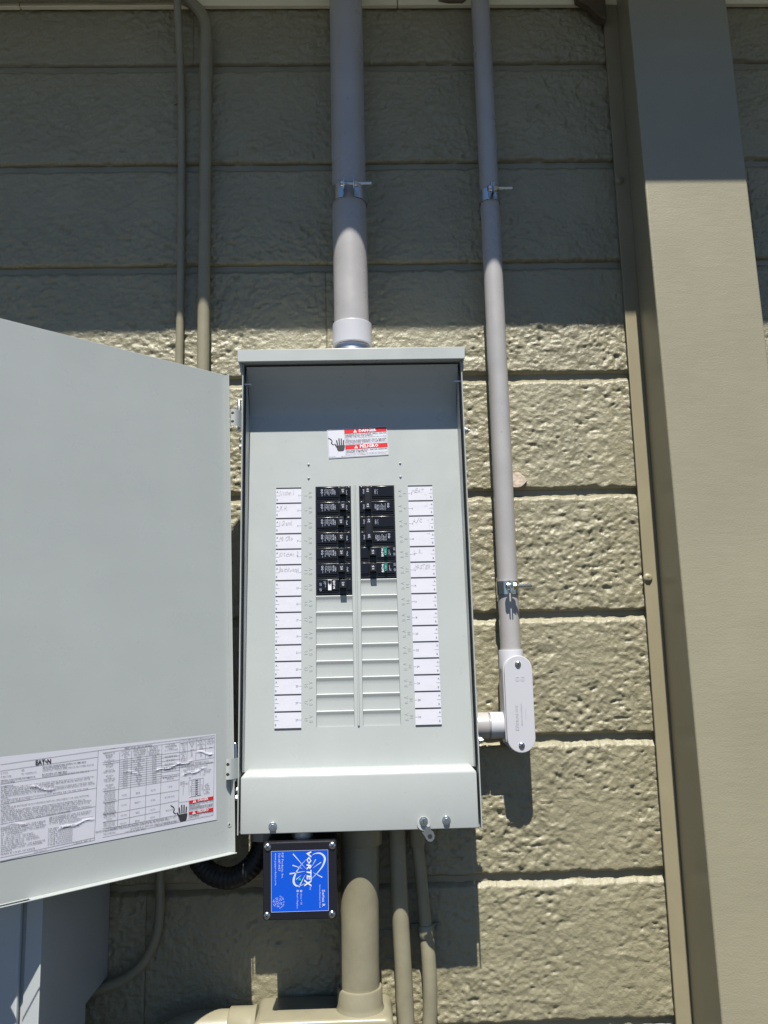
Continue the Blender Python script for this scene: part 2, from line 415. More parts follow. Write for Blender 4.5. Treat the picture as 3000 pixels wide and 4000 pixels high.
DOOR_TEXT = [
(0.2931, -0.1249, 0.0195, 0.0051, 'EAT•N', 2),
(0.2841, -0.129, 0.0569, 0.0014, 'ENCLOSED PANELBOARD RATING: 200 AMPS MAX.', 1),
(0.284, -0.1313, 0.0317, 0.0014, 'SEE MAIN BREAKER RATING.', 0),
(0.2839, -0.1336, 0.0674, 0.0014, '120/240 VAC 1 PHASE 3 WIRE, 208Y/120 VAC 3 WIRE, 50/60 HZ.', 0),
(0.2843, -0.1381, 0.0321, 0.0014, 'BUS RATING: 200 AMPS MAX.', 1),
(0.2842, -0.1406, 0.0612, 0.0014, 'MAXIMUM SUM OF BREAKER RATINGS PER STAB: 200 A.', 0),
(0.3347, -0.1305, 0.0085, 0.0013, 'R STYLE:', 0),
(0.3099, -0.1299, 0.0033, 0.0014, 'BR', 0),
(0.3345, -0.135, 0.0126, 0.0014, 'SURE TYPE:', 0),
(0.3098, -0.1342, 0.0182, 0.0013, '3R - RAINPROOF', 0),
(0.3343, -0.1394, 0.0417, 0.0014, 'NEWALL FOR FURTHER INFORMATION.', 1),
(0.3343, -0.1418, 0.0168, 0.0014, 'ALOG NUMBER.', 0),
(0.3342, -0.1462, 0.0147, 0.0014, 'FORMATION', 1),
(0.334, -0.1483, 0.1178, 0.0013, 'RS (EATON FAMILY): CSR, CSH, BW, BWH OR BACKFED TYPE BR (REQUIRES HOLD-DOWN KIT PER BELOW).', 0),
(0.334, -0.1506, 0.1125, 0.0014, 'AKERS (EATON FAMILY): ETN01, BR, BRH, BRHH, BRD, BRN, BRSN, BRCAF, BRHCAF, GFTCB,', 0),
(0.3339, -0.1529, 0.0655, 0.0014, 'EP, BRAFGF, BRHAFGF, BRX, BRHX, BJ, BJH OR BRWH.', 0),
(0.3338, -0.1552, 0.1167, 0.0014, 'OR REPLACEMENT BREAKERS SHALL BE OF THE SAME MANUFACTURER AND TYPE AND SHALL', 0),
(0.3337, -0.1575, 0.1186, 0.0014, 'ERRUPTING RATING EQUAL TO OR GREATER THAN THE INTERRUPTING RATING OF ANY CIRCUIT', 0),
(0.3337, -0.1597, 0.0094, 0.0013, 'STALLED.', 0),
(0.3336, -0.1624, 0.1096, 0.0014, 'RIP IS INDICATED BY A HANDLE POSITION MIDWAY BETWEEN THE "ON" AND "OFF". MOVE', 0),
(0.3334, -0.1647, 0.0359, 0.0013, 'XTREME "OFF", THEN TO "ON".', 0),
(0.3334, -0.1686, 0.0102, 0.0013, 'N NOTES', 1),
(0.3332, -0.1709, 0.1104, 0.0014, 'OARD MUST BE INSTALLED IN ACCORDANCE WITH ALL APPLICABLE LOCAL AND NATIONAL', 0),
(0.3332, -0.1732, 0.0163, 0.0014, 'REGULATIONS.', 0),
(0.3331, -0.1754, 0.1056, 0.0014, 'USE AS SERVICE EQUIPMENT, INSTALL APPROPRIATE SERVICE BARRIER KIT BELOW.', 0),
(0.333, -0.1777, 0.1136, 0.0014, 'S SERVICE EQUIPMENT. ANY UNUSED NEUTRAL TERMINALS MAY BE USED FOR EQUIPMENT', 0),
(0.3329, -0.18, 0.1112, 0.0014, 'OR EQUIPMENT GROUNDING, WIRE TERMINALS ARE SUITABLE FOR (1) #14-4 OR UP TO (3)', 0),
(0.3329, -0.1823, 0.0959, 0.0014, 'MULTIPLE WIRES IN THE SAME HOLE MUST BE THE SAME SIZE AND MATERIAL.', 0),
(0.3328, -0.1845, 0.1135, 0.0013, 'HER THAN BREAKER TERMINALS SUITABLE FOR 60/75°C AL-CU WIRE. BREAKER TERMINALS', 0),
(0.3326, -0.1868, 0.0861, 0.0013, 'AL-CU WIRE WHEN SO MARKED. REFER TO MARKINGS ON BREAKERS.', 0),
(0.3324, -0.1935, 0.0538, 0.0014, 'BREAKER HOLD DOWN KIT : TYPE # BRPHD', 0),
(0.3324, -0.1957, 0.0508, 0.0014, 'N BREAKER FILLER PLATE : TYPE # CSRFP', 0),
(0.3323, -0.1979, 0.0546, 0.0013, 'TO CLOSE BRANCH OPENINGS : TYPE # BRFP', 0),
(0.3322, -0.2001, 0.0529, 0.0013, 'OR CONVERTIBLE PANELS : CAT # BRPSF200', 0),
(0.3321, -0.2023, 0.0253, 0.0013, 'KIT : CAT # BRPSF225', 0),
(0.332, -0.205, 0.0383, 0.0013, 'AL / GROUND LUGS : CAT # NL20', 0),
(0.332, -0.2072, 0.0405, 0.0013, 'AL / GROUND LUGS : CAT # NL300', 0),
(0.3318, -0.2094, 0.0442, 0.0013, 'AL W/ BOND TAB LUGS : CAT # NLP20', 0),
(0.3318, -0.2116, 0.046, 0.0013, 'AL W/ BOND TAB LUGS : CAT # NLP200', 0),
(0.3317, -0.2139, 0.0273, 0.0013, 'P KIT: CAT #BONDKITP', 0),
(0.3316, -0.216, 0.0532, 0.0013, 'HANICAL INTERLOCK KIT : CAT # BRPMIKCSR', 0),
(0.3315, -0.2182, 0.0497, 0.0013, 'ANICAL INTERLOCK KIT : CAT # BRPMIKBR', 0),
(0.3315, -0.2204, 0.0129, 0.0013, 'PE # BRPMS', 0),
(0.3314, -0.2233, 0.0404, 0.0014, 'ERMINAL BLOCK KIT: CAT # RN5TB', 0),
(0.2745, -0.1906, 0.0553, 0.0014, 'SERVICE BARRIER KIT (CSR): KIT # TICSR300', 0),
(0.2745, -0.1929, 0.053, 0.0014, 'SERVICE BARRIER KIT (BR): KIT # TIMCB3/0', 0),
(0.2745, -0.1952, 0.0364, 0.0014, 'GROUND BARS: TYPE # GBKP', 0),
(0.2743, -0.1976, 0.0571, 0.0014, 'or TYPE # GBK (See Special Installation Instructions', 0),
(0.2609, -0.1998, 0.0289, 0.0014, 'at eaton.com/instructions)', 0),
(0.2748, -0.204, 0.0433, 0.0014, 'FOR NEMA 3R ENCLOSURES ONLY:', 0),
(0.2748, -0.2063, 0.0306, 0.0014, '3/4" HUB: CAT # DS075H1', 0),
(0.2749, -0.2087, 0.0307, 0.0014, '1" HUB: CAT # DS100H1', 0),
(0.275, -0.211, 0.0308, 0.0014, '1-1/4" HUB: CAT # DS125H1', 0),
(0.275, -0.2133, 0.031, 0.0013, '1-1/2" HUB: CAT # DS150H1', 0),
(0.2751, -0.2157, 0.0311, 0.0014, '2" HUB: CAT # DS200H1', 0),
(0.2752, -0.218, 0.0312, 0.0013, '2" HUB: CAT # DS200H2', 0),
(0.2753, -0.2204, 0.0314, 0.0014, '2-1/2" HUB: CAT # DS250H2', 0),
(0.2753, -0.2227, 0.0315, 0.0014, '3" HUB: CAT # DS300H2', 0),
(0.2922, -0.2276, 0.0158, 0.0014, 'www.eaton.com', 0),
(0.2421, -0.2263, 0.0231, 0.0014, 'PUB53593   REV.  07', 0),
(0.174, -0.1178, 0.0413, 0.0017, 'SERIES SHORT CIRCUIT RATINGS', 1),
(0.2036, -0.1217, 0.0158, 0.0014, 'MAIN MODULE', 0),
(0.2007, -0.1244, 0.01, 0.0014, 'BREAKER', 0),
(0.2, -0.1268, 0.0086, 0.0014, 'FAMILY', 0),
(0.1971, -0.1294, 0.0029, 0.0013, 'or', 0),
(0.2027, -0.1311, 0.0143, 0.0013, 'CLASS FUSE', 0),
(0.1784, -0.1216, 0.0132, 0.0014, 'SYSTEM A/C', 0),
(0.1758, -0.1241, 0.008, 0.0014, 'RATING', 0),
(0.1784, -0.1263, 0.0132, 0.0014, 'AT 240 VAC', 0),
(0.1743, -0.1291, 0.0052, 0.0014, 'MAX.', 0),
(0.1604, -0.1206, 0.0169, 0.0014, 'METER MODULE', 0),
(0.1617, -0.1229, 0.0197, 0.0014, 'TENANT BREAKER', 0),
(0.161, -0.1254, 0.0183, 0.0014, 'or LOADCENTER', 0),
(0.1603, -0.1279, 0.0169, 0.0014, 'MAIN BREAKER', 0),
(0.1561, -0.1308, 0.0084, 0.0014, 'FAMILY', 0),
(0.1367, -0.1205, 0.0134, 0.0014, 'M.M. TENANT', 0),
(0.136, -0.123, 0.0122, 0.0014, 'BREAKER or', 0),
(0.1391, -0.1251, 0.0183, 0.0014, 'LOADCENTER MAIN', 0),
(0.1379, -0.1277, 0.0159, 0.0014, 'BREAKER SHORT', 0),
(0.1385, -0.1301, 0.0171, 0.0014, 'CIRCUIT RATING', 0),
(0.1097, -0.1195, 0.0129, 0.0014, 'LOADCENTER', 0),
(0.1123, -0.1217, 0.0181, 0.0014, 'BRANCH BREAKER', 0),
(0.1072, -0.1248, 0.0078, 0.0015, 'FAMILY', 0),
(0.1135, -0.1266, 0.0207, 0.0014, '(1, 2 or 3 POLE)', 0),
(0.1972, -0.1341, 0.0038, 0.0013, 'NONE', 0),
(0.201, -0.1361, 0.0115, 0.0014, 'WITHOUT MAIN', 0),
(0.2, -0.1385, 0.0096, 0.0014, 'DISCONNECT', 0),
(0.2014, -0.1429, 0.0125, 0.0013, 'CABLE TAP BOX', 0),
(0.2033, -0.1451, 0.0163, 0.0014, 'FAMILY 1MTB, 3MTB', 0),
(0.2003, -0.1501, 0.0105, 0.0013, 'MAIN SWITCH', 0),
(0.1979, -0.1528, 0.0057, 0.0014, 'MODULE', 0),
(0.203, -0.1544, 0.0162, 0.0013, 'FAMILY 1MFS, 3MFS', 0),
(0.2021, -0.1568, 0.0143, 0.0013, 'TYPE 1BPS, 3BPS', 0),
(0.2006, -0.1617, 0.0114, 0.0013, 'MAIN BREAKER', 0),
(0.1978, -0.1644, 0.0058, 0.0013, 'MODULE', 0),
(0.2029, -0.166, 0.0162, 0.0013, 'FAMILY 1MCB, 3MCB', 0),
(0.2021, -0.1699, 0.0159, 0.0014, 'MAIN BREAKER MODULE', 0),
(0.2013, -0.1723, 0.0142, 0.0013, 'FAMILY 1MCB, 3MCB', 0),
(0.2017, -0.1746, 0.0151, 0.0013, 'RGH / PDG5xM 2000A', 0),
(0.2017, -0.1769, 0.0151, 0.0013, 'NGS / PDG5xM 1200A', 0),
(0.2011, -0.1793, 0.0141, 0.0014, 'MDL / PDG4xG 800A', 0),
(0.2032, -0.1813, 0.0183, 0.0014, 'LGS / LD / PDG3xG 600A', 0),
(0.2007, -0.1839, 0.0133, 0.0013, 'KD / PDG3xG 400A', 0),
(0.2016, -0.1844, 0.0147, 0.0013, 'MAIN BREAKER MODULE', 0),
(0.2008, -0.1868, 0.0131, 0.0013, 'FAMILY 1MCB, 3MCB', 0),
(0.2011, -0.1891, 0.0139, 0.0014, 'RGH / PDG6xM 2000A', 0),
(0.2011, -0.1914, 0.0139, 0.0014, 'NGH / PDG5xM 1200A', 0),
(0.2011, -0.1937, 0.0139, 0.0014, 'HMDL / PDG4xM 800A', 0),
(0.2029, -0.1956, 0.0177, 0.0013, 'LGH / HLD / PDG3xM 600A', 0),
(0.2006, -0.1983, 0.0131, 0.0013, 'HKD / PDG3xM 400A', 0),
(0.203, -0.1971, 0.0173, 0.0014, 'MAIN SWITCH MODULE', 0),
(0.2025, -0.1994, 0.0163, 0.0013, 'FAMILY 1MFS, 3MFS', 0),
(0.2024, -0.2017, 0.0163, 0.0013, 'WITH CLASS T FUSE', 0),
(0.1981, -0.2047, 0.0077, 0.0013, '800A MAX', 0),
(0.2027, -0.2077, 0.0166, 0.0013, 'MAIN SWITCH MODULE', 0),
(0.2023, -0.2101, 0.0157, 0.0013, 'FAMILY 1MFS, 3MFS', 0),
(0.2023, -0.2125, 0.0157, 0.0014, 'WITH CLASS T FUSE', 0),
(0.1986, -0.2153, 0.0083, 0.0013, '1200A MAX', 0),
(0.0876, -0.1201, 0.0097, 0.0015, 'WIRE SIZE', 0),
(0.0871, -0.1226, 0.0087, 0.0014, '60/75° C', 0),
(0.0855, -0.1254, 0.0054, 0.0015, 'AL-CU', 0),
(0.085, -0.1279, 0.0044, 0.0014, 'AWG/', 0),
(0.0854, -0.1304, 0.0054, 0.0014, 'KCMIL', 0),
(0.0747, -0.1197, 0.0108, 0.0015, 'NEUTRAL &', 0),
(0.0729, -0.1225, 0.0072, 0.0015, 'GROUND', 0),
(0.0712, -0.1252, 0.0036, 0.0015, 'BAR', 0),
(0.0723, -0.1302, 0.0059, 0.0015, 'LB-IN', 0),
(0.0605, -0.1193, 0.0125, 0.0015, 'GROUND LUG', 0),
(0.058, -0.122, 0.0074, 0.0014, '(G1) &', 0),
(0.0611, -0.1243, 0.0137, 0.0015, 'NEUTRAL LUG', 0),
(0.0568, -0.1274, 0.005, 0.0015, '(N2)', 0),
(0.0574, -0.1299, 0.0062, 0.0015, 'LB-IN', 0),
(0.0433, -0.1192, 0.0094, 0.0015, 'PANEL LUGS', 0),
(0.0451, -0.1215, 0.0131, 0.0015, '(A & B) & MAIN', 0),
(0.0442, -0.1243, 0.0113, 0.0015, 'NEUTRAL (N1)', 0),
(0.041, -0.1298, 0.0047, 0.0015, 'LB-IN', 0),
(0.0879, -0.1335, 0.0081, 0.0015, '#14-10', 0),
(0.0852, -0.1363, 0.0027, 0.0014, '#8', 0),
(0.0866, -0.1386, 0.0054, 0.0014, '#6-4', 0),
(0.0879, -0.141, 0.0081, 0.0014, '#3-2/0', 0),
(0.088, -0.1436, 0.0081, 0.0015, '#6-300', 0),
(0.0473, -0.1801, 0.0046, 0.0015, 'BOND', 0),
(0.0491, -0.1823, 0.0081, 0.0014, 'NEUTRAL', 0),
(0.0485, -0.185, 0.0069, 0.0014, 'TORQUE', 0),
(0.0502, -0.1873, 0.0103, 0.0015, '80 IN-LBS', 0),
(0.0474, -0.1902, 0.0046, 0.0015, 'WHEN', 0),
(0.0503, -0.1924, 0.0103, 0.0015, 'NECESSARY', 0),
(0.1758, -0.1337, 0.007, 0.0014, '10,000', 0),
(0.1551, -0.1334, 0.005, 0.0014, 'NONE', 0),
(0.1328, -0.1329, 0.0067, 0.0014, 'N/A', 0),
(0.1759, -0.1364, 0.0071, 0.0014, '10,000', 0),
(0.161, -0.1355, 0.0171, 0.0014, 'BR, QC, BW, QCV', 0),
(0.1328, -0.1358, 0.0067, 0.0014, '10,000', 0),
(0.1759, -0.1392, 0.007, 0.0014, '22,000', 0),
(0.1544, -0.1391, 0.0038, 0.0015, 'BRH', 0),
(0.1328, -0.1386, 0.0067, 0.0014, '22,000', 0),
(0.1759, -0.142, 0.0071, 0.0014, '22,000', 0),
(0.155, -0.1418, 0.0051, 0.0014, 'QBHW', 0),
(0.1328, -0.1415, 0.0067, 0.0014, '22,000', 0),
(0.1759, -0.1447, 0.007, 0.0013, '25,000', 0),
(0.1594, -0.1442, 0.0139, 0.0014, 'CSR, QCVH**', 0),
(0.1328, -0.1443, 0.0067, 0.0014, '25,000', 0),
(0.1759, -0.1475, 0.007, 0.0014, '42,000', 0),
(0.1581, -0.1471, 0.0113, 0.0014, 'BRHH, CVG', 0),
(0.1328, -0.1472, 0.0067, 0.0014, '42,000', 0),
(0.176, -0.1503, 0.0071, 0.0014, '65,000', 0),
(0.1543, -0.1503, 0.0038, 0.0014, 'BRX', 0),
(0.1328, -0.15, 0.0067, 0.0014, '65,000', 0),
(0.176, -0.153, 0.007, 0.0014, '65,000', 0),
(0.1543, -0.1531, 0.0038, 0.0014, 'CSH', 0),
(0.1328, -0.1529, 0.0067, 0.0015, '65,000', 0),
(0.176, -0.1558, 0.007, 0.0014, '65,000', 0),
(0.1568, -0.1556, 0.0088, 0.0013, 'EQ, GHB', 0),
(0.1328, -0.1557, 0.0067, 0.0014, '65,000', 0),
(0.1761, -0.1585, 0.007, 0.0014, '65,000', 0),
(0.1555, -0.1586, 0.0062, 0.0014, 'FD***', 0),
(0.1327, -0.1585, 0.0067, 0.0014, '100,000', 0),
(0.1761, -0.1613, 0.007, 0.0014, '65,000', 0),
(0.1567, -0.1612, 0.0088, 0.0014, 'KD, HKD', 0),
(0.1326, -0.1614, 0.0066, 0.0015, '100,000', 0),
(0.1761, -0.164, 0.0071, 0.0014, '100,000', 0),
(0.1542, -0.1643, 0.0038, 0.0014, 'KDC', 0),
(0.1326, -0.1642, 0.0066, 0.0014, '100,000', 0),
(0.1761, -0.1669, 0.007, 0.0014, '100,000', 0),
(0.1541, -0.167, 0.0037, 0.0014, 'CVH', 0),
(0.1326, -0.167, 0.0066, 0.0014, '100,000', 0),
(0.1138, -0.135, 0.0194, 0.0015, '* BRCAF, BRAFGF, GFTCB', 0),
(0.1118, -0.1401, 0.0146, 0.0015, '* BRCAF, BRAFGF', 0),
(0.1141, -0.1452, 0.0194, 0.0014, '* BRCAF, BRAFGF, GFTCB', 0),
(0.1148, -0.15, 0.0213, 0.0014, 'BR, BRD, BQ, BQC, GFTCB', 0),
(0.1136, -0.1527, 0.0182, 0.0015, '* BRCAF, GFTCB', 0),
(0.1159, -0.1626, 0.0217, 0.0014, 'BR, BRD, BQ, BQC, GFTCB', 0),
(0.1111, -0.1651, 0.0121, 0.0015, '* BRAFGF, BRH', 0),
(0.109, -0.1756, 0.0073, 0.0014, '* GFTCB', 0),
(0.1131, -0.1889, 0.015, 0.0014, 'BR**, ETN01, GFTCB', 0),
(0.1124, -0.2063, 0.0126, 0.0014, '* BRCAF, GFTCB', 0),
(0.1772, -0.1774, 0.0072, 0.0014, '65,000', 0),
(0.1567, -0.1773, 0.0062, 0.0014, 'BRHX', 0),
(0.1345, -0.1767, 0.0073, 0.0014, '22,000', 0),
(0.1778, -0.1897, 0.0083, 0.0013, '100,000', 0),
(0.1582, -0.1893, 0.0085, 0.0014, 'BRHX***', 0),
(0.1346, -0.1895, 0.007, 0.0014, '22,000', 0),
(0.1783, -0.2026, 0.0083, 0.0014, '100,000', 0),
(0.1566, -0.2023, 0.0051, 0.0013, 'BRH', 0),
(0.135, -0.2019, 0.0069, 0.0014, '22,000', 0),
(0.1787, -0.2128, 0.0083, 0.0014, '100,000', 0),
(0.1577, -0.2128, 0.0065, 0.0014, 'BRHH', 0),
(0.1353, -0.2118, 0.0069, 0.0014, '42,000', 0),
(0.0716, -0.1335, 0.0028, 0.0015, '20', 0),
(0.0716, -0.1359, 0.0028, 0.0014, '25', 0),
(0.0716, -0.1384, 0.0027, 0.0015, '35', 0),
(0.0566, -0.1379, 0.0033, 0.0015, '60', 0),
(0.0563, -0.1402, 0.0034, 0.0015, '50', 0),
(0.0423, -0.1419, 0.0049, 0.0015, '225', 0),
(0.0873, -0.1157, 0.0547, 0.0015, 'TORQUE WIRE PRESSURE SCREW(S) AS FOLLOWS:', 0),
(0.0888, -0.1483, 0.0471, 0.0015, 'TORQUE CIRCUIT BREAKER LUGS TO', 0),
(0.0888, -0.1506, 0.0549, 0.0015, 'VALUES SPECIFIED ON CIRCUIT BREAKERS.', 0),
(0.0786, -0.1541, 0.0344, 0.0014, 'TYPICAL WIRING DIAGRAM', 0),
(0.0839, -0.1566, 0.0106, 0.0014, 'MAIN LUG', 0),
(0.0584, -0.1572, 0.0051, 0.0015, 'LINE', 0),
(0.0824, -0.1595, 0.0056, 0.0015, 'MAIN', 0),
(0.0827, -0.1617, 0.011, 0.0014, 'BREAKER', 0),
(0.0501, -0.1606, 0.0127, 0.0015, 'INSULATED', 0),
(0.0498, -0.1633, 0.0104, 0.0015, 'NEUTRAL', 0),
(0.0889, -0.1722, 0.0074, 0.0015, '(WHEN', 0),
(0.0889, -0.1747, 0.0127, 0.0014, 'INSTALLED)', 0),
(0.0855, -0.1778, 0.0031, 0.0015, 'G1', 0),
(0.0516, -0.1663, 0.0031, 0.0015, 'N1', 0),
(0.0749, -0.1676, 0.003, 0.0014, 'N2', 0),
(0.2135, -0.2178, 0.0282, 0.0015, '*BREAKERS IN THIS COLUMN MAY', 0),
(0.1898, -0.2168, 0.0956, 0.0016, 'UMN MAY NOT FIT IN THIS LOADCENTER, SEE BREAKER INFO TO LEFT.', 0),
(0.2032, -0.2184, 0.0981, 0.0015, '** ALSO INCLUDES THESE BRANCH BREAKER FAMILIES: BR, BD, BRD, BQ, BQC, ETN01.', 0),
(0.1657, -0.222, 0.0721, 0.0016, '*GFTCB/GFCB (50 AMPS MAX UNLESS OTHERWISE NOTED)', 0),
(0.2031, -0.2222, 0.0177, 0.0015, '***BR (110 AMPS MAX.)', 0),
(0.1728, -0.2247, 0.0309, 0.0015, '**GFTCB (30 AMPS MAX.)', 0),
(0.1299, -0.2232, 0.0363, 0.0015, '***GFTCB (1 POLE 40A MAX.)', 0),
(0.0726, -0.18, 0.0015, 0.0015, 'L', 0),
(0.0541, -0.1798, 0.0016, 0.0015, 'L', 0),
(0.0726, -0.182, 0.0015, 0.0014, 'O', 0),
(0.054, -0.1819, 0.0015, 0.0015, 'O', 0),
(0.0726, -0.1841, 0.0015, 0.0014, 'A', 0),
(0.0541, -0.184, 0.0016, 0.0015, 'A', 0),
(0.0726, -0.1862, 0.0015, 0.0014, 'D', 0),
(0.0541, -0.1861, 0.0015, 0.0015, 'D', 0),
(0.0603, -0.2009, 0.0171, 0.0031, 'DANGER', 2),
(0.0607, -0.216, 0.018, 0.0031, 'PELIGRO', 2),
(0.0741, -0.204, 0.0387, 0.0015, 'HAZARDOUS VOLTAGE. WILL CAUSE', 1),
(0.0742, -0.2059, 0.0174, 0.0015, 'SEVERE INJURY OR DEATH.', 1),
(0.0742, -0.2075, 0.0386, 0.0008, 'Turn OFF power supplying this equipment before working inside.', 0),
(0.0742, -0.2085, 0.0387, 0.0014, 'TENSION DANGEREUSE. PEUT CAUSER', 1),
(0.0742, -0.2104, 0.0387, 0.0014, 'DES BLESSURES GRAVES OU LA MORT.', 1),
(0.0742, -0.2118, 0.0386, 0.0008, "Couper l'alimentation electrique de cet equipement avant", 0),
(0.0742, -0.2188, 0.0386, 0.0014, 'VOLTAJE PELIGROSO. CAUSA HERIDAS', 1),
(0.0743, -0.2207, 0.0161, 0.0014, 'SEVERAS O MUERTE.', 1),
(0.0742, -0.2225, 0.0386, 0.0008, 'Desconectar el suministro de energia que alimenta este equipo', 0),
]
DOOR_RED_FROM = 244
DOOR_LINES = [(0.3354, -0.12, 0.1867, -0.1154), (0.211, -0.1164, 0.2143, -0.2265), (0.3352, -0.1274, 0.2114, -0.1243), (0.3346, -0.1425, 0.2125, -0.1401), (0.3338, -0.166, 0.2126, -0.1628), (0.333, -0.1886, 0.2136, -0.1855), (0.3317, -0.2263, 0.2139, -0.2237), (0.3315, -0.23, 0.2143, -0.2265), (0.2047, -0.1159, 0.031, -0.1127), (0.2031, -0.2251, 0.035, -0.2235), (0.1804, -0.1211, 0.1827, -0.2151), (0.163, -0.1204, 0.1657, -0.2146), (0.1402, -0.1197, 0.1428, -0.2143), (0.1175, -0.1183, 0.1205, -0.2135), (0.0888, -0.1142, 0.092, -0.2235), (0.2047, -0.1198, 0.0887, -0.1169), (0.0888, -0.1184, 0.031, -0.1166), (0.2045, -0.1323, 0.1803, -0.1317), (0.2044, -0.1347, 0.1803, -0.134), (0.1817, -0.1683, 0.091, -0.1675), (0.2039, -0.1682, 0.1817, -0.1683), (0.1821, -0.1817, 0.0911, -0.1817), (0.2037, -0.1826, 0.1821, -0.1828), (0.1825, -0.1975, 0.0917, -0.1955), (0.2035, -0.197, 0.1825, -0.1973), (0.1829, -0.2069, 0.1205, -0.2055), (0.2033, -0.2065, 0.1829, -0.2069), (0.2032, -0.2146, 0.1827, -0.2151), (0.1827, -0.2151, 0.0924, -0.2143), (0.0892, -0.131, 0.0314, -0.1293), (0.0898, -0.1456, 0.0322, -0.1439), (0.0904, -0.1517, 0.033, -0.1508), (0.0911, -0.1981, 0.0744, -0.1985), (0.0768, -0.1168, 0.078, -0.1447), (0.062, -0.1161, 0.0634, -0.1443), (0.0464, -0.116, 0.0473, -0.1439), (0.0744, -0.1985, 0.0751, -0.2231), (0.031, -0.1127, 0.035, -0.2235), (0.0749, -0.1708, 0.0746, -0.1907), (0.0508, -0.1706, 0.0515, -0.1906), (0.0699, -0.1709, 0.0706, -0.1928), (0.0559, -0.1705, 0.0565, -0.1931), (0.0636, -0.1701, 0.0639, -0.1931), (0.0606, -0.1705, 0.061, -0.1936), (0.0686, -0.1611, 0.0562, -0.1609), (0.0686, -0.1611, 0.0686, -0.1658), (0.0562, -0.1609, 0.0562, -0.1657), (0.0839, -0.1796, 0.0843, -0.1893), (0.0743, -0.1704, 0.0508, -0.1704), (0.0744, -0.1936, 0.0542, -0.1929), (0.0723, -0.1564, 0.0653, -0.156), (0.0755, -0.1594, 0.0654, -0.159), (0.1803, -0.1312, 0.1406, -0.1307), (0.1804, -0.134, 0.1406, -0.1337), (0.1805, -0.1369, 0.1406, -0.1366), (0.1806, -0.1397, 0.1404, -0.1395), (0.1806, -0.1425, 0.1404, -0.1424), (0.1807, -0.1453, 0.1404, -0.1453), (0.1807, -0.1481, 0.1404, -0.1481), (0.1808, -0.1509, 0.1404, -0.151), (0.1809, -0.1536, 0.1404, -0.1539), (0.181, -0.1564, 0.1404, -0.1568), (0.1811, -0.1592, 0.1404, -0.1596), (0.1812, -0.162, 0.1404, -0.1625), (0.1813, -0.1648, 0.1404, -0.1654), (0.1406, -0.1307, 0.1174, -0.1305), (0.1406, -0.1337, 0.1173, -0.1334), (0.1406, -0.1366, 0.1173, -0.1363), (0.1404, -0.1395, 0.1173, -0.1393), (0.1404, -0.1424, 0.1174, -0.1422), (0.1404, -0.1453, 0.1174, -0.1451), (0.1404, -0.1481, 0.1174, -0.148), (0.1404, -0.151, 0.1174, -0.151), (0.1404, -0.1539, 0.1174, -0.1539), (0.1404, -0.1568, 0.1174, -0.1568), (0.1404, -0.1596, 0.1174, -0.1597), (0.1404, -0.1625, 0.1174, -0.1626), (0.1404, -0.1654, 0.1174, -0.1655), (0.1182, -0.1308, 0.0891, -0.1305), (0.1181, -0.1355, 0.0891, -0.1353), (0.1181, -0.1402, 0.0891, -0.14), (0.118, -0.1461, 0.0891, -0.146), (0.1181, -0.1484, 0.0892, -0.1484), (0.1181, -0.1513, 0.0892, -0.1513), (0.118, -0.1548, 0.0892, -0.1549), (0.1181, -0.1595, 0.0892, -0.1596), (0.118, -0.1618, 0.0892, -0.162), (0.0698, -0.1723, 0.0635, -0.1722), (0.0606, -0.1722, 0.0559, -0.1721), (0.0699, -0.1752, 0.0636, -0.1752), (0.0606, -0.1751, 0.0559, -0.175), (0.0699, -0.1781, 0.0636, -0.1781), (0.0607, -0.1781, 0.0559, -0.178), (0.0699, -0.1811, 0.0636, -0.181), (0.0607, -0.181, 0.056, -0.1809), (0.0699, -0.184, 0.0636, -0.184), (0.0607, -0.1839, 0.056, -0.1839), (0.07, -0.1869, 0.0637, -0.1869), (0.0607, -0.1869, 0.056, -0.1868), (0.07, -0.1898, 0.0637, -0.1898), (0.0608, -0.1898, 0.056, -0.1898), (0.07, -0.1927, 0.0637, -0.1928), (0.0608, -0.1927, 0.0561, -0.1927)]
DOOR_RED = [((0.0747, -0.2021), (0.0348, -0.2019), (0.0345, -0.1974), (0.0747, -0.1981)), ((0.0747, -0.2167), (0.035, -0.2176), (0.0349, -0.213), (0.0747, -0.2132))]
DOOR_BLOCKS = [((0.0637, -0.1731), (0.0608, -0.173), (0.0607, -0.1717), (0.0637, -0.1718)), ((0.0638, -0.1761), (0.0608, -0.1761), (0.0608, -0.1748), (0.0637, -0.1748)), ((0.0638, -0.1791), (0.0609, -0.1791), (0.0608, -0.1778), (0.0637, -0.1779)), ((0.0638, -0.1822), (0.0608, -0.1821), (0.0608, -0.1809), (0.0637, -0.1809)), ((0.0637, -0.1852), (0.0608, -0.1852), (0.0608, -0.1839), (0.0638, -0.184)), ((0.0637, -0.1882), (0.0608, -0.1882), (0.0609, -0.187), (0.0638, -0.187)), ((0.0638, -0.1913), (0.0609, -0.1913), (0.0609, -0.19), (0.0638, -0.19))]

